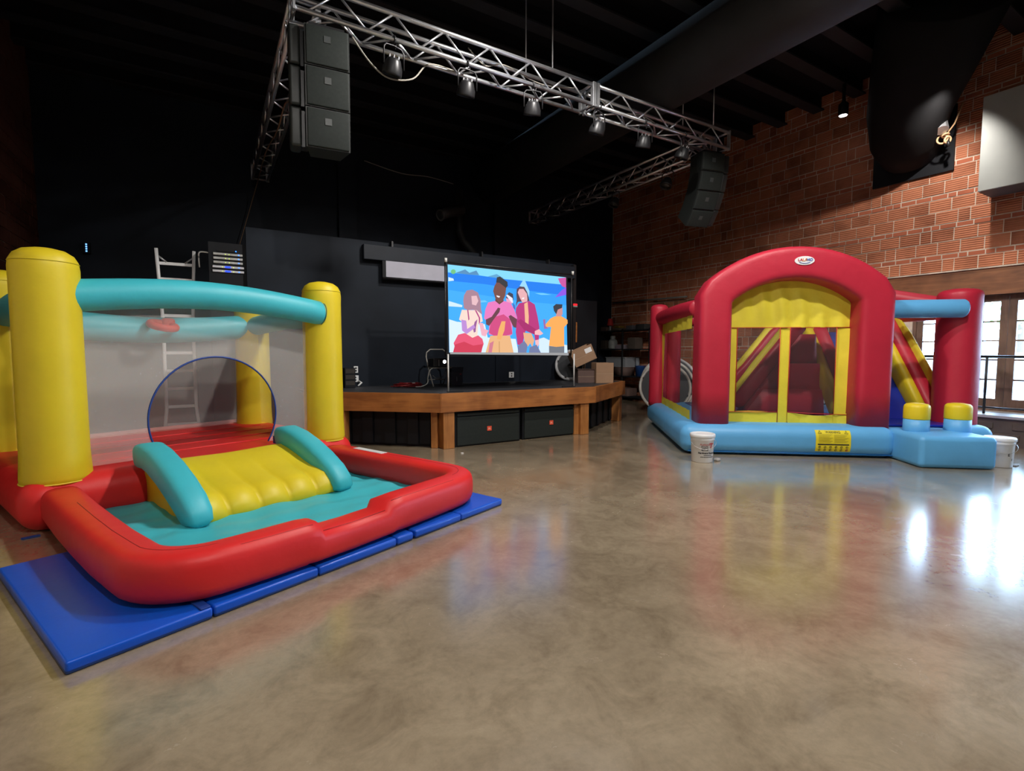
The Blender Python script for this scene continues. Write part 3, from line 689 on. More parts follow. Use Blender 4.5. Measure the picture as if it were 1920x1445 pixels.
# ---------------------------------------------------------------- projection screen
ps = thing('projection_screen', 'free-standing screen showing dancing children on a blue backdrop', 'screen', (3.12, 7.1, SZ))
cl = (3.12, 7.1, SZ)
mb = MB(); mb.box(-0.012, 0.002, 0.545, 2.275, 0.012, 1.93); mb.build('screen_fabric', m_black, ps)
cols = []; mlist = []; mb = MB()
for i, (c, q) in enumerate(PIC):
    if c not in cols:
        cols.append(c); mlist.append(emis('screen_%d_%d_%d' % c, c, 1.12))
    mb.cur = cols.index(c)
    pts = [(q[k]-cl[0], -0.0006*i, q[k+1]-cl[2]) for k in range(0, len(q), 2)]
    a = sum(pts[k][0]*pts[(k+1) % len(pts)][2]-pts[(k+1) % len(pts)][0]*pts[k][2] for k in range(len(pts)))
    if a < 0: pts.reverse()
    mb.add(pts, [tuple(range(len(pts)))])
mb.build('picture', mlist, ps)
m_pole = mat('pale_pole', (0.62,0.62,0.60), 0.4, 0.2, 0.03)
for x in (-0.02, 2.385):
    MB().tube([(x,-0.06,0.0),(x,-0.06,0.58)], 0.013, 10).build('pole', m_pole, ps, True)
    MB().tube([(x,0.03,0.55),(x,0.03,2.0)], 0.012, 10).build('frame_tube', m_blackmetal, ps, True)
    MB().lathe([(0.022,1.96),(0.022,2.02)], (x+0.0,0.0,0), 10).build('end_cap', m_pole, ps, True)
    mb = MB(); mb.box(x-0.25 if x > 1 else x-0.02, -0.08, 0.0, x+0.02 if x > 1 else x+0.25, -0.04, 0.012); mb.build('foot', m_blackmetal, ps)
MB().tube([(-0.02,0.03,1.97),(2.385,0.03,1.97)], 0.014, 8).build('frame_tube', m_blackmetal, ps, True)

# ---------------------------------------------------------------- things on the stage
m_chair = mat('chair_tube', (0.30,0.29,0.27), 0.45, 0.2, 0.1)
ch = thing('folding_chair', 'metal folding chair on the stage carrying a lit projector', 'chair', (3.58, 8.55, SZ), R(-4))
MB().tube([(-0.19,-0.26,0),(-0.195,0.02,0.33),(-0.205,0.10,0.52),(-0.19,0.12,0.60),(-0.12,0.13,0.655),(0.12,0.13,0.655),(0.19,0.12,0.60),(0.205,0.10,0.52),(0.195,0.02,0.33),(0.19,-0.26,0)], 0.012, 8, up=(0,1,0)).build('front_frame', m_chair, ch, True)
for s in (-1, 1): MB().tube([(0.17*s,0.26,0),(0.175*s,-0.10,0.33)], 0.011, 8).build('leg', m_chair, ch, True)
MB().rbox(-0.19,-0.24,0.315,0.19,0.14,0.34,0.012,2).build('seat', m_chair, ch, True)
MB().tube([(-0.17,0.16,0.10),(0.17,0.16,0.10)], 0.009, 8).build('stretcher', m_chair, ch, True)
pj = thing('projector', 'small black projector with a glowing lens on the folding chair', 'projector', (3.53, 8.42, SZ+0.342))
MB().rbox(-0.16,-0.13,0.0,0.13,0.13,0.155,0.015,3).build('body', m_blackmetal, pj, True)
MB().lathe([(0.042,0),(0.042,0.03)], n=16).build('lens_barrel', m_blackmetal, pj, True).rotation_euler = (R(90),0,0)
pj.children[-1].location = (0.04,-0.125,0.095)
MB().lathe([(0.030,0.031),(0.030,0.034)], n=16).build('lens', emis('lens_glow', (235,240,255), 12), pj.children[-1])
MB().box(-0.06,-0.134,0.02,-0.052,-0.13,0.13).build('trim_strip', m_alud, pj)
bb = thing('equipment_carton', 'open black carton standing on the stage beside the screen pole', 'box', (3.79, 8.32, SZ))
MB().box(-0.11,-0.1,0,0.11,0.1,0.245).build('carton_body', mat('blue_black_card', (0.020,0.026,0.045), 0.6), bb)
for s, c_ in ((-1,0),(1,1)): MB().prism([(-0.11,-0.1*s,0.245),(0.11,-0.1*s,0.245),(0.11,-0.14*s,0.34),(-0.11,-0.14*s,0.34)], (0,1,0), 0.004).build('flap', mat('blue_black_card', (0.02,0.026,0.045)), bb)
MB().box(0.055,-0.103,0.205,0.085,-0.1,0.22).build('sticker', m_redink, bb)
MB().box(-0.008,-0.103,0.09,0.0,-0.1,0.17).build('print', mat('pale_print', (0.2,0.22,0.26), 0.6), bb)
cable([(3.45,8.4,1.17),(3.33,8.35,1.12),(3.27,8.3,1.0),(3.24,8.25,0.90),(3.12,8.2,0.85),(3.0,8.2,0.845)], 0.009, mat('white_cord', (0.6,0.6,0.6), 0.5), 'white power cord looping down from the projector chair')
cable([(3.7,8.5,1.13),(3.66,8.5,1.02),(3.6,8.5,0.98),(3.5,8.5,0.97),(3.44,8.5,1.02)], 0.007, mat('grey_cord', (0.25,0.25,0.25), 0.5), 'grey cord looped under the folding chair seat')
rc = thing('extension_cord', 'red extension cord lying coiled on the stage floor', 'cord', (2.92, 8.35, SZ))
pts = []
for i in range(70):
    a = i*0.62; rr = 0.16+0.05*math.sin(i*1.7); pts.append((rr*1.5*math.cos(a)*(1-i*0.004), rr*0.8*math.sin(a), 0.010+0.0009*i+0.012*math.sin(i*0.9)**2))
MB().tube(pts, 0.007, 6).build('coil', mat('red_cord', lin((130,22,26)), 0.5), rc, True)
MB().box(0.06,-0.03,0.05,0.12,0.01,0.08).build('plug', m_white, rc)
def outlet(name, label, c, w, h):
    t = thing(name, label, 'outlet', (c[0], 9.0, c[1]))
    MB().rbox(-w/2,-0.012,-h/2,w/2,0,h/2,0.004,2).build('face_plate', m_white, t)
    for dz in (-h*0.2, h*0.2): MB().lathe([(0.016,0),(0.016,0.004)], n=12).build('socket', m_ink, t).matrix_local = Matrix.Translation((0,-0.012,dz)) @ Matrix.Rotation(R(90),4,'X')
    return t
outlet('wall_outlet', 'white duplex outlet on the black stage wall, above the square plate', (2.20,1.13), 0.075, 0.115)
o_ = outlet('wall_outlet', 'square white outlet plate low on the black stage wall', (2.19,0.968), 0.11, 0.115)
outlet('wall_outlet', 'white outlet plate on the wall below the projection screen', (5.39,0.965), 0.12, 0.12)
tag(MB().tube([(2.24,8.97,0.93),(2.27,8.9,0.90),(2.2,8.85,0.85)], 0.014, 8).build('adapter_plug', m_white, None, True), 'white plug and cord hanging at the square outlet', 'plug')
ec = thing('equipment_case', 'small dark equipment case at the left end of the stage', 'case', (2.02, 8.75, SZ))
MB().rbox(-0.09,-0.1,0,0.09,0.1,0.34,0.012,2).build('case_body', m_black, ec)
for k in range(3): MB().box(-0.075,-0.106,0.05+k*0.10,0.075,-0.1,0.12+k*0.10).build('drawer_face', mat('dark_brown_face', (0.03,0.024,0.02), 0.5), ec)
es = thing('exit_sign', 'small red lit sign at the right end of the stage wall', 'sign', (6.97, 8.88, 2.43))
MB().box(-0.055,0,0.0,0.055,0.02,0.03).build('sign_base', mat('grey_plastic', (0.3,0.3,0.3), 0.5), es)
MB().rbox(-0.055,0,0.032,0.055,0.02,0.075,0.01,2).build('sign_face', emis('sign_glow', (255,30,40), 1.5), es)
tag(MB().box(6.93,8.93,1.66,7.06,8.96,2.1).build('wood_board', m_wood), 'short stained board leaning by the right end of the stage wall', 'board')
tag(MB().box(7.12,9.2,0.0,7.86,9.26,2.63).build('curtain_panel', m_black), 'tall black curtain panel beside the stage wall', 'curtain')
# cardboard boxes at the right of the stage
def carton(label, loc, rz, w, d, h, m, tilt=0, lab=False, openf=True, group='cartons stacked at the stage end'):
    t = thing('cardboard_box', label, 'box', loc, rz, group); t.rotation_euler = (0, tilt, rz)
    b = MB(); th = 0.006
    b.box(-w/2,-d/2,0,w/2,-d/2+th,h); b.box(-w/2,d/2-th,0,w/2,d/2,h); b.box(-w/2,-d/2,0,-w/2+th,d/2,h); b.box(w/2-th,-d/2,0,w/2,d/2,h); b.box(-w/2,-d/2,0,w/2,d/2,th)
    b.build('box_body', m, t)
    MB().box(-w/2,-d/2-0.002,h*0.46,w/2,-d/2,h*0.475).build('tape', mat('packing_tape', lin((170,146,120)), 0.3), t)
    if openf:
        MB().prism([(-w/2,-d/2,h),(w/2,-d/2,h),(w/2,-d/2-0.02,h+0.0),(-w/2,-d/2-0.02,h+0.0)], (0,0,1), 0.004).build('flap', m, t)
        MB().prism([(-w/2,-d/2,h),(-w/2,d/2,h),(-w/2-0.12,d/2,h+0.05),(-w/2-0.12,-d/2,h+0.05)], (0,0,1), 0.004).build('flap', m, t)
    if lab: MB().box(w*0.12,-d/2-0.003,h*0.55,w*0.42,-d/2-0.001,h*0.85).build('shipping_label', m_white, t)
    return t
carton('upright tan carton at the outer corner of the stage', (6.72,7.68,SZ), R(-22), 0.36, 0.3, 0.40, m_card, openf=False)
carton('dark open carton behind the pole at the stage edge', (6.42,7.88,SZ), R(-22), 0.34, 0.28, 0.27, m_cardd)
carton('tan carton with a white label, tilted on top of the others', (6.62,8.12,SZ+0.39), R(-22), 0.48, 0.3, 0.32, m_card, tilt=R(-24), lab=True, openf=False)
def trampoline(label, loc, nrm, rad, m_rim, legs=False, group=None):
    t = thing('mini_trampoline', label, 'trampoline', loc, 0, group)
    n = Vector(nrm).normalized()
    MB().torus((0,0,0), rad, 0.034, n, 40, 8).build('rim', m_rim, t, True)
    e1 = n.orthogonal().normalized(); e2 = n.cross(e1)
    V = [(e1*math.cos(a)+e2*math.sin(a))*(rad-0.03) for a in [2*PI*i/36 for i in range(36)]]
    mb = MB(); mb.prism(V, n, 0.008); mb.build('bounce_mat', mat('slate_mat', (0.035,0.038,0.045), 0.6), t)
    for k in range(4):
        a = k*PI/2+0.4; p = (e1*math.cos(a)+e2*math.sin(a))
        MB().tube([tuple(p*rad), tuple(p*(rad-0.03)+n*0.05), tuple(p*(rad-0.05)-n*0.16)], 0.014, 6, up=tuple(p)).build('leg', m_blackmetal, t, True)
    return t
m_rim = mat('off_white_rim', (0.62,0.60,0.55), 0.5); m_rimb = mat('pale_rim', (0.5,0.5,0.52), 0.5)
dvec = Vector((-0.60,-0.72,0.28))
trampoline('nearest round trampoline leaning behind the crimson bounce house', (9.36,8.44,0.60), dvec, 0.58, m_rim, group='mini trampolines behind the bounce house')
trampoline('second round trampoline stacked behind the nearest leaning one', (9.50,8.50,0.64), dvec, 0.62, m_rim, group='mini trampolines behind the bounce house')
trampoline('third round trampoline at the back of the leaning stack', (9.64,8.56,0.675), dvec, 0.66, m_rimb, group='mini trampolines behind the bounce house')
trampoline('round trampoline on edge behind the cartons on the stage', (6.60,8.58,SZ+0.33), (-0.75,-0.6,0.1), 0.30, m_rimb)

# ---------------------------------------------------------------- shelving in the far corner
sh = thing('storage_shelf', 'black open shelving unit loaded with clutter in the far corner', 'shelf', (10.55, 10.1, 0))
for z in (0.10, 0.70, 1.50, 2.06): MB().box(0,0,z,0.55,2.2,z+0.03).build('shelf_board', m_black, sh)
for (x, y) in ((0.02,0.02),(0.53,0.02),(0.02,1.1),(0.02,2.18),(0.53,2.18)): MB().box(x-0.02,y-0.02,0,x+0.02,y+0.02,2.12).build('upright', m_blackmetal, sh)
def small(name, label, cat, mb, m, group=None): return tag(mb.build(name, m, None, True), label, cat, group)
lp = thing('table_lamp', 'small lamp with a red shade on the top shelf', 'lamp', (10.75,11.95,2.09))
MB().lathe([(0.055,0),(0.06,0.02),(0.03,0.06),(0.045,0.12),(0.02,0.17)], n=16).build('lamp_base', mat('grey_glass', (0.2,0.2,0.2), 0.3), lp, True)
MB().lathe([(0.10,0.17),(0.065,0.38)], n=20, caps=False).build('lamp_shade', mat('red_shade', lin((190,44,40)), 0.7), lp, True)
tk = thing('gas_cylinder', 'white gas cylinder on the middle shelf', 'cylinder', (10.72,11.78,1.53))
MB().lathe([(0.10,0),(0.14,0.03),(0.14,0.22),(0.10,0.29),(0.05,0.31)], n=20).build('cylinder_body', mat('grey_white_paint', (0.30,0.31,0.30), 0.4), tk, True)
MB().lathe([(0.075,0.30),(0.075,0.40)], n=16, caps=False).build('valve_collar', mat('grey_white_paint', (0.3,0.31,0.3)), tk, True); MB().lathe([(0.02,0.3),(0.02,0.38)], n=10).build('valve', m_alud, tk, True)
tub = thing('storage_tub', 'long translucent plastic tub with pale contents on the lower shelf', 'tub', (10.78,11.5,0.99))
MB().box(-0.2,-0.42,0,0.2,0.42,0.02).build('tub_floor', mat('frosted_plastic', (0.30,0.31,0.33), 0.3), tub)
for b_ in ((-0.2,-0.42,0.02,-0.19,0.42,0.27),(0.19,-0.42,0.02,0.2,0.42,0.27),(-0.19,-0.42,0.02,0.19,-0.41,0.27),(-0.19,0.41,0.02,0.19,0.42,0.27)): MB().box(*b_).build('tub_wall', net_mat('frosted_plastic_wall', (0.35,0.37,0.40), 0.55), tub)
MB().rbox(-0.17,-0.38,0.02,0.17,0.38,0.13,0.03,3).build('contents', mat('cream_paper', (0.4,0.36,0.25), 0.8), tub, True)
MB().rbox(-0.22,-0.44,0.27,0.22,0.44,0.29,0.01,2).build('lid', mat('frosted_plastic', (0.3,0.31,0.33)), tub)
small('parcel_box', 'tan parcel box on the lower shelf under the plastic tub', 'box', MB().box(10.58,11.08,0.73,10.95,11.62,0.985), m_cardd)
small('parcel_box', 'dark parcel box under the far end of the plastic tub', 'box', MB().box(10.58,11.64,0.73,10.95,12.02,0.985), mat('dark_card2', (0.03,0.025,0.022), 0.8))
MB_ = MB().lathe([(0.13,0),(0.15,0.30),(0.16,0.31)], (10.80,10.68,0.73), 20); small('blue_bin', 'blue plastic bin on the lower shelf beside the tub', 'bin', MB_, mat('blue_plastic', lin((34,70,130)), 0.4))
small('paper_roll', 'upright pale roll behind the blue bin on the lower shelf', 'roll', MB().lathe([(0.06,0),(0.06,0.55)], (10.98,10.98,0.73), 14), mat('grey_paper', (0.2,0.22,0.25), 0.7))
cl_ = [('wide carton at the far end of the top shelf',(10.62,12.0,2.09,10.9,12.25,2.22),m_cardd),('low tray on the top shelf beside the red lamp',(10.6,11.35,2.09,10.95,11.75,2.16),mat('tray_brown',(0.08,0.06,0.04),0.7)),
 ('grey tool box near the middle of the top shelf',(10.62,10.85,2.09,10.9,11.12,2.22),mat('tool_grey',(0.07,0.07,0.08),0.5)),('dark crate at the near end of the top shelf',(10.6,10.35,2.09,10.9,10.7,2.24),mat('crate_black',(0.02,0.02,0.02),0.6)),
 ('brown sack box at the far end of the middle shelf',(10.62,12.0,1.53,10.95,12.25,1.80),mat('sack_brown',(0.05,0.035,0.025),0.8)),('pale mauve carton beside the gas cylinder',(10.62,11.25,1.53,10.95,11.58,1.66),mat('mauve_card',(0.16,0.13,0.15),0.7)),
 ('tall brown carton at the middle of the middle shelf',(10.62,10.72,1.53,10.92,11.05,1.86),mat('umber_card',(0.06,0.045,0.035),0.8)),('flat open carton on the bottom shelf',(10.55,10.95,0.13,10.95,11.45,0.36),m_cardd)]
for lb, b_, m_ in cl_: small('shelf_box', lb, 'box', MB().rbox(*b_, 0.012, 2), m_, 'boxes on the corner shelves')
tag(MB().rbox(10.63,11.42,2.165,10.85,11.66,2.23,0.02,2).build('yellow_tray', mat('dull_yellow', lin((120,96,30)), 0.6)), 'dull yellow container on the top shelf tray', 'container')
MB_ = MB().tube([(11.1,10.75,2.12),(11.1,10.75,4.0)], 0.012, 8); small('wall_pole', 'thin pale pole standing upright against the brick wall', 'pole', MB_, mat('pale_wood', lin((190,140,110)), 0.6))
tag(MB().tube([(11.08,12.2,3.0),(11.08,9.3,2.93)], 0.025, 8).build('wall_pipe', mat('grey_pipe', (0.12,0.12,0.11), 0.5), None, True), 'long grey pipe fixed along the brick wall above the shelves', 'pipe')

# ---------------------------------------------------------------- ladder, amp rack, back wall bits
ldr = thing('ladder', 'aluminium ladder standing behind the yellow-columned bounce house', 'ladder', (-0.40, 9.55, 0))
Wd = lambda z: 0.25 if z < 0.05 else (0.25-0.055*min(1, z/0.55) if z < 1.9 else 0.195+0.05*(z-1.9)/1.1)
def rail(s): return [(s*Wd(z), -0.12+0.10*z/3.0, z) for z in (0.0, 0.28, 0.56, 1.2, 1.9, 2.2, 2.6, 3.02)]
m_lad = mat('ladder_aluminium', (0.80,0.80,0.80), 0.45, 0.1, 0.08, 6)
for s in (-1, 1): MB().sweep(rail(s), sup(0.024,0.036,5,12), up=(0,1,0)).build('rail', m_lad, ldr, True)
for z in (0.30,0.58,0.86,1.14,1.42,1.70,2.0,2.28,2.56,2.80):
    w = Wd(z); MB().box(-w,-0.13+0.10*z/3.0,z-0.022,w,-0.09+0.10*z/3.0,z+0.022).build('rung', m_lad, ldr)
for s in (-1, 1): MB().tube([(s*0.235,-0.03,2.92),(s*0.12,-0.03,2.82)], 0.014, 6).build('brace', m_alud, ldr, True)
rk = thing('amp_rack', 'tall black rack with silver amplifiers lit by blue lights', 'rack', (0.30, 9.28, 0))
MB().box(-0.26,-0.2,0,0.26,0.22,3.12).build('rack_body', m_black, rk)
m_amp = mat('amp_silver', (0.42,0.42,0.40), 0.45, 0.3, 0.2, 9)
bl = emis('blue_glow', (40,110,255), 5); gr = emis('green_glow', (190,220,60), 3); sc_ = emis('display_glow', (30,60,255), 3)
for k, z in enumerate((2.665,2.730,2.800,2.862,2.925)):
    w = 0.20 if k > 1 else 0.215
    a = MB().rbox(-w,-0.225,z,w,-0.19,z+0.036,0.006,2).build('amplifier', m_amp if k > 1 else mat('amp_light', (0.55,0.55,0.58), 0.4, 0.3, 0.1), rk)
    MB().lathe([(0.008,0),(0.008,0.008)], n=8).build('power_led', bl, a).matrix_local = Matrix.Translation((0.145,-0.224,z+0.018)) @ Matrix.Rotation(R(90),4,'X')
    if k < 2: MB().box(-0.045,-0.229,z+0.006,0.03,-0.225,z+0.030).build('display', sc_, a)
    for dx in ((-0.035,0.015) if k > 1 else (-0.08,0.07)): MB().lathe([(0.005,0),(0.005,0.006)], n=8).build('signal_led', gr, a).matrix_local = Matrix.Translation((dx,-0.224,z+0.016)) @ Matrix.Rotation(R(90),4,'X')
a = MB().box(-0.15,-0.212,2.985,0.12,-0.19,3.015).build('amplifier', m_black, rk)
MB().lathe([(0.009,0),(0.009,0.008)], n=8).build('power_led', bl, a).matrix_local = Matrix.Translation((0.11,-0.212,3.0)) @ Matrix.Rotation(R(90),4,'X')
cable([(0.06,9.1,2.95),(-0.05,9.1,2.955),(-0.085,9.1,2.93),(-0.09,9.1,2.85),(-0.085,9.1,2.72)], 0.012, mat('grey_tube', (0.3,0.29,0.27), 0.5), 'bent grey tube beside the amplifier rack', 'conduit', 'conduit')
bk = thing('led_box', 'small device with a column of blue lights on the dark back wall', 'device', (-1.905, 12.3, 3.28))
MB().box(-0.05,0,0,0.05,0.1,0.2).build('housing', m_black, bk)
for k in range(4): MB().box(-0.012,-0.005,0.02+k*0.042,0.012,0,0.045+k*0.042).build('light', emis('led_cold', (110,170,255), 2.5), bk)
sp = thing('wall_spotlight', 'dark cylindrical lamp on a bent pipe stand above the stage wall', 'lamp', (5.55, 11.9, 0))
MB().tube([(-0.55,-0.15,4.80),(-0.35,-0.05,4.90),(0.15,0.1,5.08)], 0.13, 18).build('lamp_body', mat('grey_lamp_body', (0.06,0.062,0.065), 0.45), sp, True)
MB().torus((-0.56,-0.155,4.795), 0.125, 0.02, (-0.9,-0.3,-0.35), 20, 6).build('lamp_rim', mat('grey_lamp_rim', (0.12,0.12,0.12), 0.4), sp, True)
MB().tube([(0.1,0.15,5.6),(0.1,0.15,4.55),(0.2,0.12,4.3),(0.62,0.1,3.9),(0.75,0.1,3.4)], 0.085, 14, up=(0,1,0)).build('pipe_stand', m_duct, sp, True)
# ---------------------------------------------------------------- floor mats
AL = R(22)
def L2W(a, b, z=0.0): return (-0.42+a*math.cos(AL)-b*math.sin(AL), 3.38+a*math.sin(AL)+b*math.cos(AL), z)
def fold_mat(label, a0, cuts, b0, b1):
    t = thing('folding_mat', label, 'mat', L2W(a0, b0), AL, 'blue folding mats on the floor')
    x = 0
    for w in cuts:
        p = MB().rbox(x+0.003,0,0.012,x+w-0.003,b1-b0,0.064,0.014,3).build('mat_panel', m_mat, t, True)
        MB().rbox(x+0.003,0.004,0,x+w-0.003,b1-b0-0.004,0.03,0.012,2).build('mat_lower_layer', m_matside, p, True)
        x += w
    return t
fold_mat('longer blue folding mat sticking out from the left of the ball pool', -0.36, (0.62,0.63,0.64,0.165), -0.41, 1.22)
fold_mat('shorter blue folding mat under the right end of the ball pool', 1.71, (0.52,0.57), -0.41, 1.2)

# ---------------------------------------------------------------- bounce house with pool
bh = thing('bounce_house', 'red bounce house with yellow columns, teal tubes, slide and ball pool', 'bounce house', (-0.42, 3.38, 0), AL)
bs = MB().rbox(-0.13,2.0,0.0,2.92,4.45,0.415,0.17,5).build('base_cushion', m_red, bh, True)
MB().box(0.1,4.2,0.40,2.7,4.24,0.47).build('back_hem', mat('pink_hem', lin((214,150,140)), 0.6), bs)
for k in range(4):
    MB().tube([(0.32,2.62+0.38*k,0.412),(1.5,2.60+0.38*k,0.417),(2.6,2.62+0.38*k,0.412)], 0.012, 6).build('floor_crease', m_red, bs, True)
colprof = [(0.232,0.0),(0.236,0.05),(0.226,0.25),(0.224,0.8),(0.222,1.3),(0.222,1.66),(0.224,1.76),(0.216,1.82),(0.190,1.87),(0.14,1.905),(0.07,1.922),(0.01,1.925)]
cm = MB().lathe([(r, z) for r, z in colprof], n=40).mesh('column', m_yel, True)
sm_ = MB().torus((0,0,1.805), 0.2195, 0.004, (0,0,1), 40, 6).mesh('seam', mat('yellow_seam', lin((204,184,30)), 0.6, 0, 0), True)
hm_ = MB().torus((0,0,0.012), 0.236, 0.006, (0,0,1), 40, 6).mesh('hem', mat('pale_yellow_hem', lin((236,214,70)), 0.5, 0, 0), True)
for (a, b) in ((0.15,2.27),(2.655,2.27),(0.15,4.15),(2.70,4.12)):
    c = child('column', cm, bh, (a, b, 0.36)); child('seam', sm_, c); child('hem', hm_, c)
def arc_tube(name, p0, p1, bow, r, m, parent, bowv=(0,0,1), n=16, endcap=True):
    P = []; p0 = Vector(p0); p1 = Vector(p1); bv = Vector(bowv)
    d = (p1-p0).normalized()
    if endcap:
        for k in (0.15, 0.6, 0.9): P.append(tuple(p0-d*r*0.45*(1-k))+(math.sqrt(1-(1-k)**2),))
    for i in range(n+1):
        t = i/n; q = p0.lerp(p1, t)+bv*bow*math.sin(PI*t); P.append(tuple(q)+(1,))
    if endcap:
        for k in (0.9, 0.6, 0.15): P.append(tuple(p1+d*r*0.45*(1-k))+(math.sqrt(1-(1-k)**2),))
    return MB().tube(P, r, 24, up=(0,0,1)).build(name, m, parent, True)
ft = arc_tube('top_tube', (0.20,2.25,1.90), (2.52,2.13,1.90), 0.10, 0.137, m_teal, bh)
MB().torus((2.545,2.13,1.89), 0.133, 0.005, (1,-0.02,-0.12), 30, 6).build('seam', mat('teal_seam', lin((16,96,100)), 0.6, 0, 0), ft, True)
arc_tube('top_tube', (0.25,4.12,1.79), (2.55,4.10,1.79), -0.08, 0.16, m_teal, bh)
arc_tube('top_tube', (0.15,2.4,1.88), (0.15,4.0,1.82), 0.03, 0.13, m_teal, bh); arc_tube('top_tube', (2.66,2.4,1.86), (2.68,4.0,1.80), 0.03, 0.13, m_teal, bh)
# nets
ac, zc, ra = 1.43, 0.775, 0.615
hw = math.sqrt(ra*ra-(zc-0.44)**2); a0 = math.atan2(0.44-zc, -hw)
A = []
st_ = math.atan2(0.44-zc, -hw)+2*PI; en_ = math.atan2(0.44-zc, hw)
for i in range(41):
    t = st_+(en_-st_)*i/40; A.append((ac+ra*math.cos(t), 2.27, zc+ra*math.sin(t)))
pts = [(0.30,2.27,0.44)]+A+[(2.50,2.27,0.44),(2.50,2.27,1.88),(0.30,2.27,1.86)]
fn_ = MB().add(pts, [tuple(range(len(pts)))]).build('front_net', m_net, bh)
MB().tube(A, 0.009, 6, up=(0,1,0)).build('opening_trim', m_navy, fn_, True)
for nm, q in (('back_net', [(0.3,4.15,0.44),(2.55,4.15,0.44),(2.55,4.15,1.80),(0.3,4.15,1.80)]), ('side_net', [(0.15,2.45,0.44),(0.15,4.0,0.44),(0.15,4.0,1.85),(0.15,2.45,1.85)]), ('side_net', [(2.67,2.45,0.44),(2.68,4.0,0.44),(2.68,4.0,1.85),(2.67,2.45,1.85)])):
    MB().add(q, [(0,1,2,3)]).build(nm, m_net, bh)
hp = MB().torus((1.50,3.86,1.76), 0.13, 0.045, (0.1,-0.3,1), 24, 12).build('basketball_hoop', nylon('coral_nylon', (220,70,56)), bh, True)
MB().rbox(1.52,3.9,1.74,1.66,4.02,1.86,0.04,3).build('hoop_mount', nylon('coral_nylon', (220,70,56)), hp, True)
# slide
prof = [(2.03,0.05),(2.04,0.40),(1.98,0.445),(1.90,0.455),(1.78,0.43),(1.62,0.385),(1.46,0.335),(1.32,0.30),(1.20,0.285),(1.10,0.26),(1.02,0.19),(0.985,0.12),(1.0,0.075)]
mb = MB(); N_ = 60; V = []
for i in range(N_+1):
    t = i/N_; a = 0.70+1.32*t
    lob = abs(math.sin(t*PI*5.0))**0.6
    for j, (b, z) in enumerate(prof):
        k = max(0, min(1, (j-4)/5.0)) if j >= 4 else 0
        V.append((a, b-0.035*k*lob+0.02*k, z+0.035*k*(lob-0.6)+0.012*(1-k)*(math.sin(t*9)*0.4)*(1 if j > 1 else 0)))
m_ = len(prof); F = [(i*m_+j, i*m_+j+1, (i+1)*m_+j+1, (i+1)*m_+j) for i in range(N_) for j in range(m_-1)]
F += [tuple(reversed(range(m_))), tuple(range(N_*m_, N_*m_+m_))]
mb.add(V, F); sl = mb.build('slide', m_yel, bh, True)
pr = sup(0.112,0.115,3.4,22)
for a in (0.72, 2.00):
    path = [(a,2.075,0.50,0.35),(a,2.06,0.505,0.8),(a,2.02,0.515,0.97),(a,1.90,0.53,1),(a,1.72,0.50,1),(a,1.50,0.43,1),(a,1.28,0.335,1),(a,1.10,0.24,0.98),(a,1.0,0.165,0.92),(a,0.965,0.115,0.8),(a,0.96,0.085,0.45)]
    bo = MB().sweep(path, pr).build('slide_bolster', m_teal, bh, True)
    MB().box(a+(0.05 if a < 1 else -0.08),2.06,0.44,a+(0.09 if a < 1 else -0.04),2.11,0.52).build('strap', m_navy, bo)
# pool walls
def wall_pt(a, b, h=1.0): return (a, b, 0.070+0.14*h, 1.0, h)
path = [wall_pt(0.13,2.06), wall_pt(0.12,1.9), wall_pt(0.09,1.4), wall_pt(0.07,0.9), wall_pt(0.06,0.5), wall_pt(0.065,0.15)]
for k in range(1, 10):
    t = k/10*PI/2; path.append(wall_pt(0.40-0.335*math.cos(t), 0.09-0.335*math.sin(t)))
path += [wall_pt(0.45,-0.25), wall_pt(0.65,-0.265), wall_pt(0.84,-0.27), wall_pt(0.885,-0.27,0.99), wall_pt(0.925,-0.27,0.77), wall_pt(1.2,-0.265,0.74), wall_pt(1.50,-0.255,0.77), wall_pt(1.54,-0.25,0.99), wall_pt(1.65,-0.245), wall_pt(1.95,-0.23), wall_pt(2.25,-0.21)]
for k in range(1, 9):
    t = k/9*PI/2; path.append(wall_pt(2.30+0.30*math.sin(t), 0.10-0.30*math.cos(t)))
path += [wall_pt(2.605,0.25), wall_pt(2.60,0.8), wall_pt(2.58,1.3), wall_pt(2.57,1.85), wall_pt(2.57,2.0,0.93)]
pw = MB().sweep(path, sup(0.135,0.14,3.2,26)).build('pool_wall', m_red, bh, True)
MB().tube([(p[0], p[1]-0.085 if 0.4 < p[0] < 2.3 else p[1], p[2]+0.126*p[4]+(0.012 if not 0.4 < p[0] < 2.3 else 0.0)) for p in path[2:-2]], 0.0035, 5).build('seam', m_darkred, pw, True)
MB().box(2.55,1.05,0.349,2.63,1.55,0.353).build('care_label', m_white, pw)
MB().rbox(0.20,-0.40,0.064,0.25,-0.27,0.074,0.004,1).build('tether_strap', m_navy, pw)
MB().rbox(-0.13,1.98,0.0,-0.02,2.02,0.01,0.004,1).build('tether_strap', m_navy, pw)
random.seed(3)
def pf(u, v):
    a = 0.08+2.46*u; b = -0.22+2.26*v
    z = 0.10+0.010*math.sin(a*7+b*5)+0.007*math.sin(a*17-b*9)+0.006*math.sin(b*23+a*4)
    return (a, b, z)
MB().grid(pf, 60, 50).build('pool_floor', m_teal, bh, True)

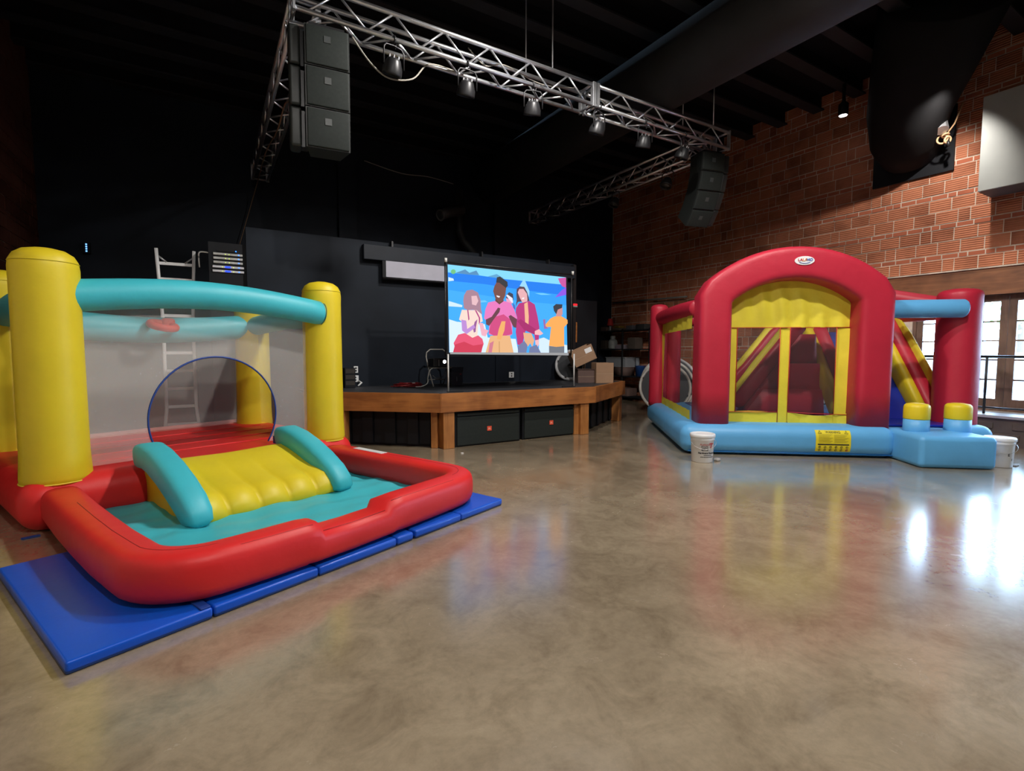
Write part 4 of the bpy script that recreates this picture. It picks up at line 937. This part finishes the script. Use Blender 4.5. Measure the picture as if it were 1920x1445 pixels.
# ---------------------------------------------------------------- slide bounce house
BR = R(-38); BO = Vector((5.941, 4.803, 0))
rb = thing('bounce_house', 'crimson and light blue bounce house with a yellow-framed arch', 'bounce house', tuple(BO), BR)
b1 = MB().rbox(-0.20,-0.14,0,2.66,3.35,0.42,0.165,5).build('base_cushion', m_lblue, rb, True)
b2 = MB().rbox(2.45,0.22,0,4.12,3.2,0.42,0.15,4).build('base_cushion', m_lblue, rb, True)
MB().tube([(-0.1,-0.105,0.045),(2.6,-0.105,0.045)], 0.010, 6).build('base_piping', mat('mid_blue_piping', lin((30,110,180)), 0.5, 0, 0), b1, True)
for x in (0.6, 1.0, 1.45):
    MB().tube([(x,-0.02,0.405),(x+0.03,-0.08,0.375),(x+0.05,-0.118,0.32)], 0.006, 5).build('seam', m_lblue, b1, True)
# arch
ap = [(0.275,0.25,0.38),(0.275,0.25,0.9),(0.275,0.25,1.5),(0.275,0.25,2.20)]
Rr = 1.503; cz = 1.187
for k in range(1, 24):
    t = R(135)-R(90)*k/24; ap.append((1.338+Rr*math.cos(t), 0.25, cz+Rr*math.sin(t)))
ap += [(2.40,0.25,2.20),(2.40,0.25,1.5),(2.40,0.25,0.9),(2.40,0.25,0.38)]
ar = MB().sweep(ap, sup(0.225,0.25,5.5,48), up=(0,1,0)).build('arch', m_mar, rb, True)
# logo
oc = (1.405, -0.012, 2.70)
og = MB().lathe([(1,0),(1,0.006)], n=32); og.v = [(oc[0]+0.128*x, oc[1]+0.010-z, oc[2]+0.060*y+0.0*z) for (x, y, z) in og.v]
og = og.build('logo_patch', m_white, ar)
for tx, dx, m2 in (('LA',-0.058,m_redink),('LA',0.003,m_orink),('HO',0.064,m_blueink)):
    text_mb(tx, 0.052, lambda x, z, dx=dx: (oc[0]+dx+x*1.05, oc[1]-0.0005, oc[2]-0.008+z), 0.0015).build('logo_lettering', m2, og)
MB().tube([(oc[0]-0.07+0.14*i/10, oc[1]+0.0, oc[2]-0.022-0.018*math.sin(PI*i/10)) for i in range(11)], 0.0035, 5).build('logo_smile', m_blueink, og)
# cloth panels
def cloth(name, u0, u1, zlo, zhi, v=0.30, amp=0.012, nu=24, nv=12, m=None, fr=16.0, parent=None):
    zl = zlo if callable(zlo) else (lambda u: zlo); zh = zhi if callable(zhi) else (lambda u: zhi)
    ph = random.uniform(0, 6)
    def f(s, t):
        u = u0+(u1-u0)*s; z = zl(u)+(zh(u)-zl(u))*t
        return (u, v+amp*math.sin(fr*u+ph+2.2*z)*(0.5+0.5*math.sin(5*z+3*u)), z)
    return MB().grid(f, nu, nv).build(name, m or m_yelcloth, parent or rb, True)
arc_in = lambda u: cz+math.sqrt(max(0.01, (Rr-0.19)**2-(u-1.338)**2))
cloth('valance', 0.46, 2.21, 1.80, arc_in, amp=0.022, nu=70, nv=24, fr=24)
cloth('window_stile', 0.46, 0.645, 0.40, 1.80, nu=8, nv=20); cloth('window_stile', 1.235, 1.375, 0.40, 1.80, nu=8, nv=20); cloth('window_stile', 2.00, 2.21, 0.40, 1.80, nu=8, nv=20)
cloth('window_rail', 0.46, 1.24, 0.39, lambda u: 0.565+0.02*math.sin((u-0.46)*4), nu=20, nv=8, v=0.292, amp=0.018); cloth('window_rail', 1.37, 2.21, 0.39, lambda u: 0.575-0.045*math.sin((u-1.37)*3.7), nu=20, nv=8, v=0.292, amp=0.018)
for (p, q) in (((0.46,0.288,1.80),(2.21,0.288,1.80)),((0.645,0.288,0.57),(0.645,0.288,1.80)),((1.235,0.288,0.40),(1.235,0.288,1.80)),((1.375,0.288,0.40),(1.375,0.288,1.80)),((2.0,0.288,0.56),(2.0,0.288,1.80)),((0.46,0.28,0.568),(1.235,0.28,0.572)),((1.375,0.28,0.572),(2.21,0.28,0.545))):
    MB().tube([p, q], 0.0055, 6).build('piping', m_piping, rb, True)
for (u0, u1) in ((0.645,1.235),(1.375,2.0)):
    MB().add([(u0,0.305,0.55),(u1,0.305,0.55),(u1,0.305,1.80),(u0,0.305,1.80)], [(0,1,2,3)]).build('window_net', m_dnet, rb)
# columns and tubes at left, rear and right
def column(u, v, r, z0, z1, m, n=32):
    h = z1-z0
    return MB().lathe([(r*1.03,0),(r*1.02,0.08),(r,0.3),(r*0.98,h-0.14),(r*0.99,h-0.09),(r*0.93,h-0.05),(r*0.75,h-0.02),(r*0.4,h-0.003),(0.005,h)], (u,v,z0), n).build('column', m, rb, True)
column(-0.02,3.08,0.175,0.37,2.40,m_mar); column(0.28,3.15,0.15,0.37,2.25,m_mar)
column(2.55,3.1,0.18,0.37,2.4,m_mar); column(3.88,3.0,0.2,0.37,2.4,m_mar)
rc_ = column(3.80,0.62,0.262,0.37,2.36,m_mar)
arc_tube('top_tube', (0.12,0.45,2.10), (0.02,2.95,2.12), 0.02, 0.135, m_mar, rb)
arc_tube('top_tube', (0.2,3.15,2.1), (2.5,3.1,2.1), 0.0, 0.135, m_mar, rb)
arc_tube('top_tube', (2.62,0.40,2.06), (3.66,0.36,2.06), 0.0, 0.128, m_lblue, rb)
arc_tube('top_tube', (2.45,1.5,2.50), (3.80,0.80,2.12), 0.0, 0.12, m_mar, rb)
arc_tube('top_tube', (3.82,0.8,2.05), (3.88,2.9,2.1), 0.0, 0.12, m_mar, rb)
def sidecloth(name, v0, v1, z0, z1, u=0.03):
    def f(s, t):
        v = v0+(v1-v0)*s; z = z0+(z1-z0)*t; return (u+0.010*math.sin(17*v+3*z), v, z)
    return MB().grid(f, 20, 6).build(name, m_yelcloth, rb, True)
sidecloth('window_rail', 0.45, 2.95, 1.80, 2.0); sidecloth('window_rail', 0.45, 2.95, 0.40, 0.56); sidecloth('window_stile', 2.72, 2.95, 0.56, 1.80)
MB().add([(0.035,0.45,0.56),(0.035,2.72,0.56),(0.035,2.72,1.80),(0.035,0.45,1.80)], [(0,1,2,3)]).build('window_net', m_dnet, rb)
# inner slide structure
def rail(name, pts, a, b, m, up=(0,0,1)): return MB().sweep(pts, sup(a,b,3.2,16), up=up).build(name, m, rb, True)
for v in (1.50, 2.25):
    sh_ = (v-1.5)*0.15
    rail('slide_rail', [(1.02-sh_,v,0.52,0.5),(1.06-sh_,v,0.60,1),(1.45,v,1.15,1),(1.90,v,1.76,1),(2.0,v,1.86,0.9),(2.08,v,1.86,0.5)], 0.10, 0.12, m_mar)
    rail('rail_cover', [(0.95-sh_,v+0.11,0.56),(1.40,v+0.11,1.22),(1.86,v+0.11,1.84),(2.02,v+0.11,1.92)], 0.10, 0.10, m_yelcloth)
MB().prism([(0.85,1.6,0.44),(2.0,1.6,1.70),(2.0,2.2,1.70),(0.85,2.2,0.44)], (0.6,0,-0.6), 0.06).build('slide_surface', m_royal, rb)
zs = [0.42,0.84,1.26,1.74]; uL = lambda z: 1.06+(z-0.42)*0.70; uR = lambda z: 2.30-(z-0.42)*0.06
for k in range(3):
    z0, z1 = zs[k], zs[k+1]
    mb = MB(); off = 0.10*(2-k)
    def f(s, t, z0=z0, z1=z1, off=off):
        z = z0+(z1-z0)*t; u = uL(z)+(uR(z)-uL(z))*s
        return (u, 1.40-off-0.05*math.sin(PI*t)**0.5*min(1, 8*s, 8*(1-s)), z)
    mb.grid(f, 16, 8); mb.prism([(uL(z0),1.41-off,z0),(uR(z0),1.41-off,z0),(uR(z1),1.41-off,z1),(uL(z1),1.41-off,z1)], (0,1,0), 0.2+off)
    mb.build('climbing_step', m_mar, rb, True)
for (u, s) in ((2.50,-1),(3.66,1)):
    rail('slide_rail', [(u,2.25,2.0,0.6),(u,2.1,1.98,1),(u,1.7,1.55,1),(u,1.2,0.98,1),(u,0.85,0.56,1),(u,0.80,0.50,0.5)], 0.11, 0.12, m_mar)
    rail('rail_cover', [(u-0.17,2.2,1.97),(u-0.17,1.7,1.48),(u-0.17,1.2,0.92),(u-0.17,0.85,0.52)], 0.08, 0.14, m_yel)
    if s > 0: rail('rail_cover', [(u+0.11,2.2,2.10),(u+0.11,1.7,1.66),(u+0.11,1.2,1.10),(u+0.11,0.95,0.84)], 0.03, 0.14, m_yelcloth)
MB().prism([(2.61,2.2,1.80),(3.55,2.2,1.80),(3.55,0.82,0.44),(2.61,0.82,0.44)], (0,0,-1), 0.06).build('slide_surface', m_royal, rb)
MB().rbox(2.48,0.20,0.40,3.70,1.0,0.435,0.015,2).build('landing_mat', m_royal, rb, True)
MB().rbox(0.5,0.5,0.40,2.5,3.0,0.43,0.012,2).build('floor_mat', m_royal, rb, True)
for (u, v) in ((2.12,2.35),(2.36,1.95)): MB().rbox(u-0.1,v-0.06,1.6,u+0.1,v+0.06,2.3,0.05,3).build('platform_post', m_yel, rb, True)
arc_tube('platform_post', (1.98,2.45,1.7), (1.98,2.45,2.3), 0, 0.07, m_mar, rb)
# entry step with two pegs
es_ = MB().rbox(2.58,-0.66,0,3.46,0.20,0.40,0.06,4,3)
def puff(p):
    x, y, z = p; cx, cy = 3.02, -0.23
    k = 0.022*math.cos((x-cx)/0.88*PI)*math.cos((z-0.2)/0.4*PI)
    return (x, y-(k if y < cy else 0), z+0.02*math.cos((x-cx)/0.88*PI)*math.cos((y-cy)/0.86*PI)*(1 if z > 0.3 else 0))
es_.v = [puff(p) for p in es_.v]; es_ = es_.build('entry_step', m_lblue, rb, True)
for (u, v) in ((2.80,-0.20),(3.34,-0.14)):
    pg = MB().lathe([(0.14,0.0),(0.145,0.03),(0.142,0.18)], (u,v,0.385), 28).build('peg', m_lblue, es_, True)
    MB().lathe([(0.143,0.18),(0.146,0.19),(0.146,0.25),(0.145,0.335),(0.138,0.36),(0.118,0.38),(0.06,0.392),(0.005,0.394)], (u,v,0.385), 28).build('peg_cap', m_yel, pg, True)
# warning panel on the front of the base
def vf(z, r=0.165, h=0.42):
    if z < r: return -0.14+r-math.sqrt(r*r-(r-z)**2)
    if z > h-r: return -0.14+r-math.sqrt(max(0, r*r-(z-(h-r))**2))
    return -0.14
W0, W1, Z0, Z1 = 1.585, 2.035, 0.085, 0.375
wp = MB().grid(lambda s, t: (W0+(W1-W0)*s, vf(Z0+(Z1-Z0)*t)-0.005, Z0+(Z1-Z0)*t), 4, 14).build('warning_panel', mat('warning_yellow', lin((232,214,44)), 0.5, 0, 0.03), b1, True)
wm = lambda dx, dz, e=0.0075: (lambda x, z: (dx+x, vf(dz+z)-e, dz+z))
mid = (W0+W1)/2
text_mb('WARNING', 0.040, wm(mid, 0.338), 0.001).build('warning_lettering', m_olive, wp)
for dx in (W0+0.055, W1-0.055):
    f = wm(dx, 0.336); MB().tube([f(-0.022,0), f(0.022,0), f(0,0.034), f(-0.022,0)], 0.003, 4).build('warning_triangle', m_olive, wp)
    MB().tube([f(0,0.008), f(0,0.02)], 0.003, 4).build('exclamation', m_olive, wp)
f = wm(mid, 0.185); MB().add([f(-0.2,-0.008), f(0.2,-0.008), f(0.2,0.008), f(-0.2,0.008)], [(0,1,2,3)]).build('divider', m_ink, wp)
m_pale = mat('faint_olive', lin((190,176,44)), 0.6, 0, 0)
for k in range(8):
    for s in (-1, 1):
        f = wm(mid+s*0.1, 0.318-k*0.015); MB().add([f(-0.09,0), f(0.09-0.02*((k*7) % 3),0), f(0.09-0.02*((k*7) % 3),0.006), f(-0.09,0.006)], [(0,1,2,3)]).build('small_print', m_pale, wp)
for k in range(6):
    for j in range(2):
        f = wm(W0+0.05+k*0.07, 0.150-j*0.042)
        MB().tube([f(0.015*math.cos(q*PI/4), 0.015*math.sin(q*PI/4)) for q in range(9)], 0.0022, 4).build('pictogram', m_redink if (k == 5 and j) else m_olive, wp)
        MB().tube([f(-0.008,-0.008), f(0.0,0.004), f(0.009,0.007)], 0.003, 4).build('pictogram', m_ink if (k+j) % 3 == 0 else m_olive, wp)

# ---------------------------------------------------------------- buckets
def bucket(label, loc, rz):
    t = thing('bucket', label, 'bucket', loc, rz, 'white weighted buckets')
    MB().lathe([(0.128,0.0),(0.133,0.008),(0.145,0.285),(0.150,0.29),(0.153,0.325),(0.148,0.33)], n=40).build('pail', m_white, t, True)
    MB().lathe([(0.156,0.326),(0.160,0.332),(0.160,0.362),(0.152,0.374),(0.138,0.376),(0.134,0.368),(0.06,0.368),(0.05,0.372),(0.005,0.372)], n=40).build('lid', m_white, t, True)
    P = []
    for i in range(17):
        a = PI*i/16; P.append((0.16*math.cos(a), -0.03-0.128*math.sin(a)**0.8 if 0 < i < 16 else -0.02, 0.285-0.10*math.sin(a)))
    MB().tube(P, 0.0028, 5).build('handle', m_alud, t, True)
    return t
def wrapf(a0, z0, r=0.142):
    def f(x, z):
        rr = 0.1335+0.0125*((z0+z)/0.285)+0.0012; a = a0+x/rr
        return (rr*math.sin(a), -rr*math.cos(a), z0+z)
    return f
bk1 = bucket('white lidded bucket with printed hammer logo at the front left corner', (5.571,4.363,0), R(-38))
pail = bk1.children[0]
A0 = 0.30
text_mb('Authentic', 0.036, wrapf(A0-0.25, 0.232), 0.0).build('print_script', m_redink, pail)
def ring(pts, a0, z0, r, m, nm):
    f = wrapf(a0, z0); MB().tube([f(*p) for p in pts], r, 4).build(nm, m, pail)
ring([(-0.045,0),(0.03,0),(0.026,0.055),(-0.05,0.055),(-0.045,0)], A0-0.25, 0.165, 0.005, m_ink, 'print_frame')
text_mb('HD', 0.036, wrapf(A0-0.31, 0.180), 0.001).build('print_monogram', m_ink, pail)
ring([(0,0),(0.012,0.06)], A0+0.26, 0.195, 0.006, m_redink, 'print_hammer'); ring([(-0.025,0.058),(0.012,0.064),(0.04,0.056)], A0+0.26, 0.195, 0.006, m_redink, 'print_hammer')
text_mb('Hardware Resource', 0.031, wrapf(A0, 0.122), 0.0015).build('print_name', m_ink, pail)
f = None
for (z, w) in ((0.098,0.055),(0.074,0.095)):
    for k in range(9):
        f = wrapf(A0, z); x0 = -w+2*w*k/9; x1 = x0+2*w/9*0.8
        MB().add([f(x0,0), f(x1,0), f(x1,0.009), f(x0,0.009)], [(0,1,2,3)]).build('print_line', m_ink, pail)
bk2 = bucket('white lidded bucket half hidden behind the light blue entry step', (8.60,2.24,0), R(-55))
pail = bk2.children[0]
f = wrapf(-0.75, 0.0)
for (z, h, w) in ((0.225,0.03,0.03),(0.19,0.025,0.022),(0.13,0.02,0.025),(0.075,0.03,0.025)):
    MB().add([f(-w,z), f(w,z), f(w,z+h), f(-w,z+h)], [(0,1,2,3)]).build('print_block', m_blueink, pail)
text_mb('E', 0.05, wrapf(0.35, 0.15), 0.001).build('print_letter', m_ink, pail)
f = wrapf(0.35, 0.09); MB().add([f(-0.06,0), f(0.05,0.0), f(0.05,0.03)], [(0,1,2)]).build('print_wedge', m_ink, pail)
tag(MB().rbox(5.72,4.24,0,5.80,4.30,0.035,0.015,3).build('rag', mat('pale_rag', (0.55,0.53,0.5), 0.8), None, True), 'crumpled pale rag on the floor at the foot of the front bucket', 'rag')
tag(MB().rbox(8.72,2.10,0,8.84,2.20,0.02,0.009,3).build('sandbag', mat('grey_bag', (0.3,0.28,0.27), 0.8), None, True), 'small grey bag at the foot of the rear bucket', 'bag')
tag(MB().rbox(3.02,6.42,0,3.06,6.45,0.012,0.005,2).build('paper_scrap', m_white), 'tiny white paper scrap on the floor before the stage post', 'scrap')
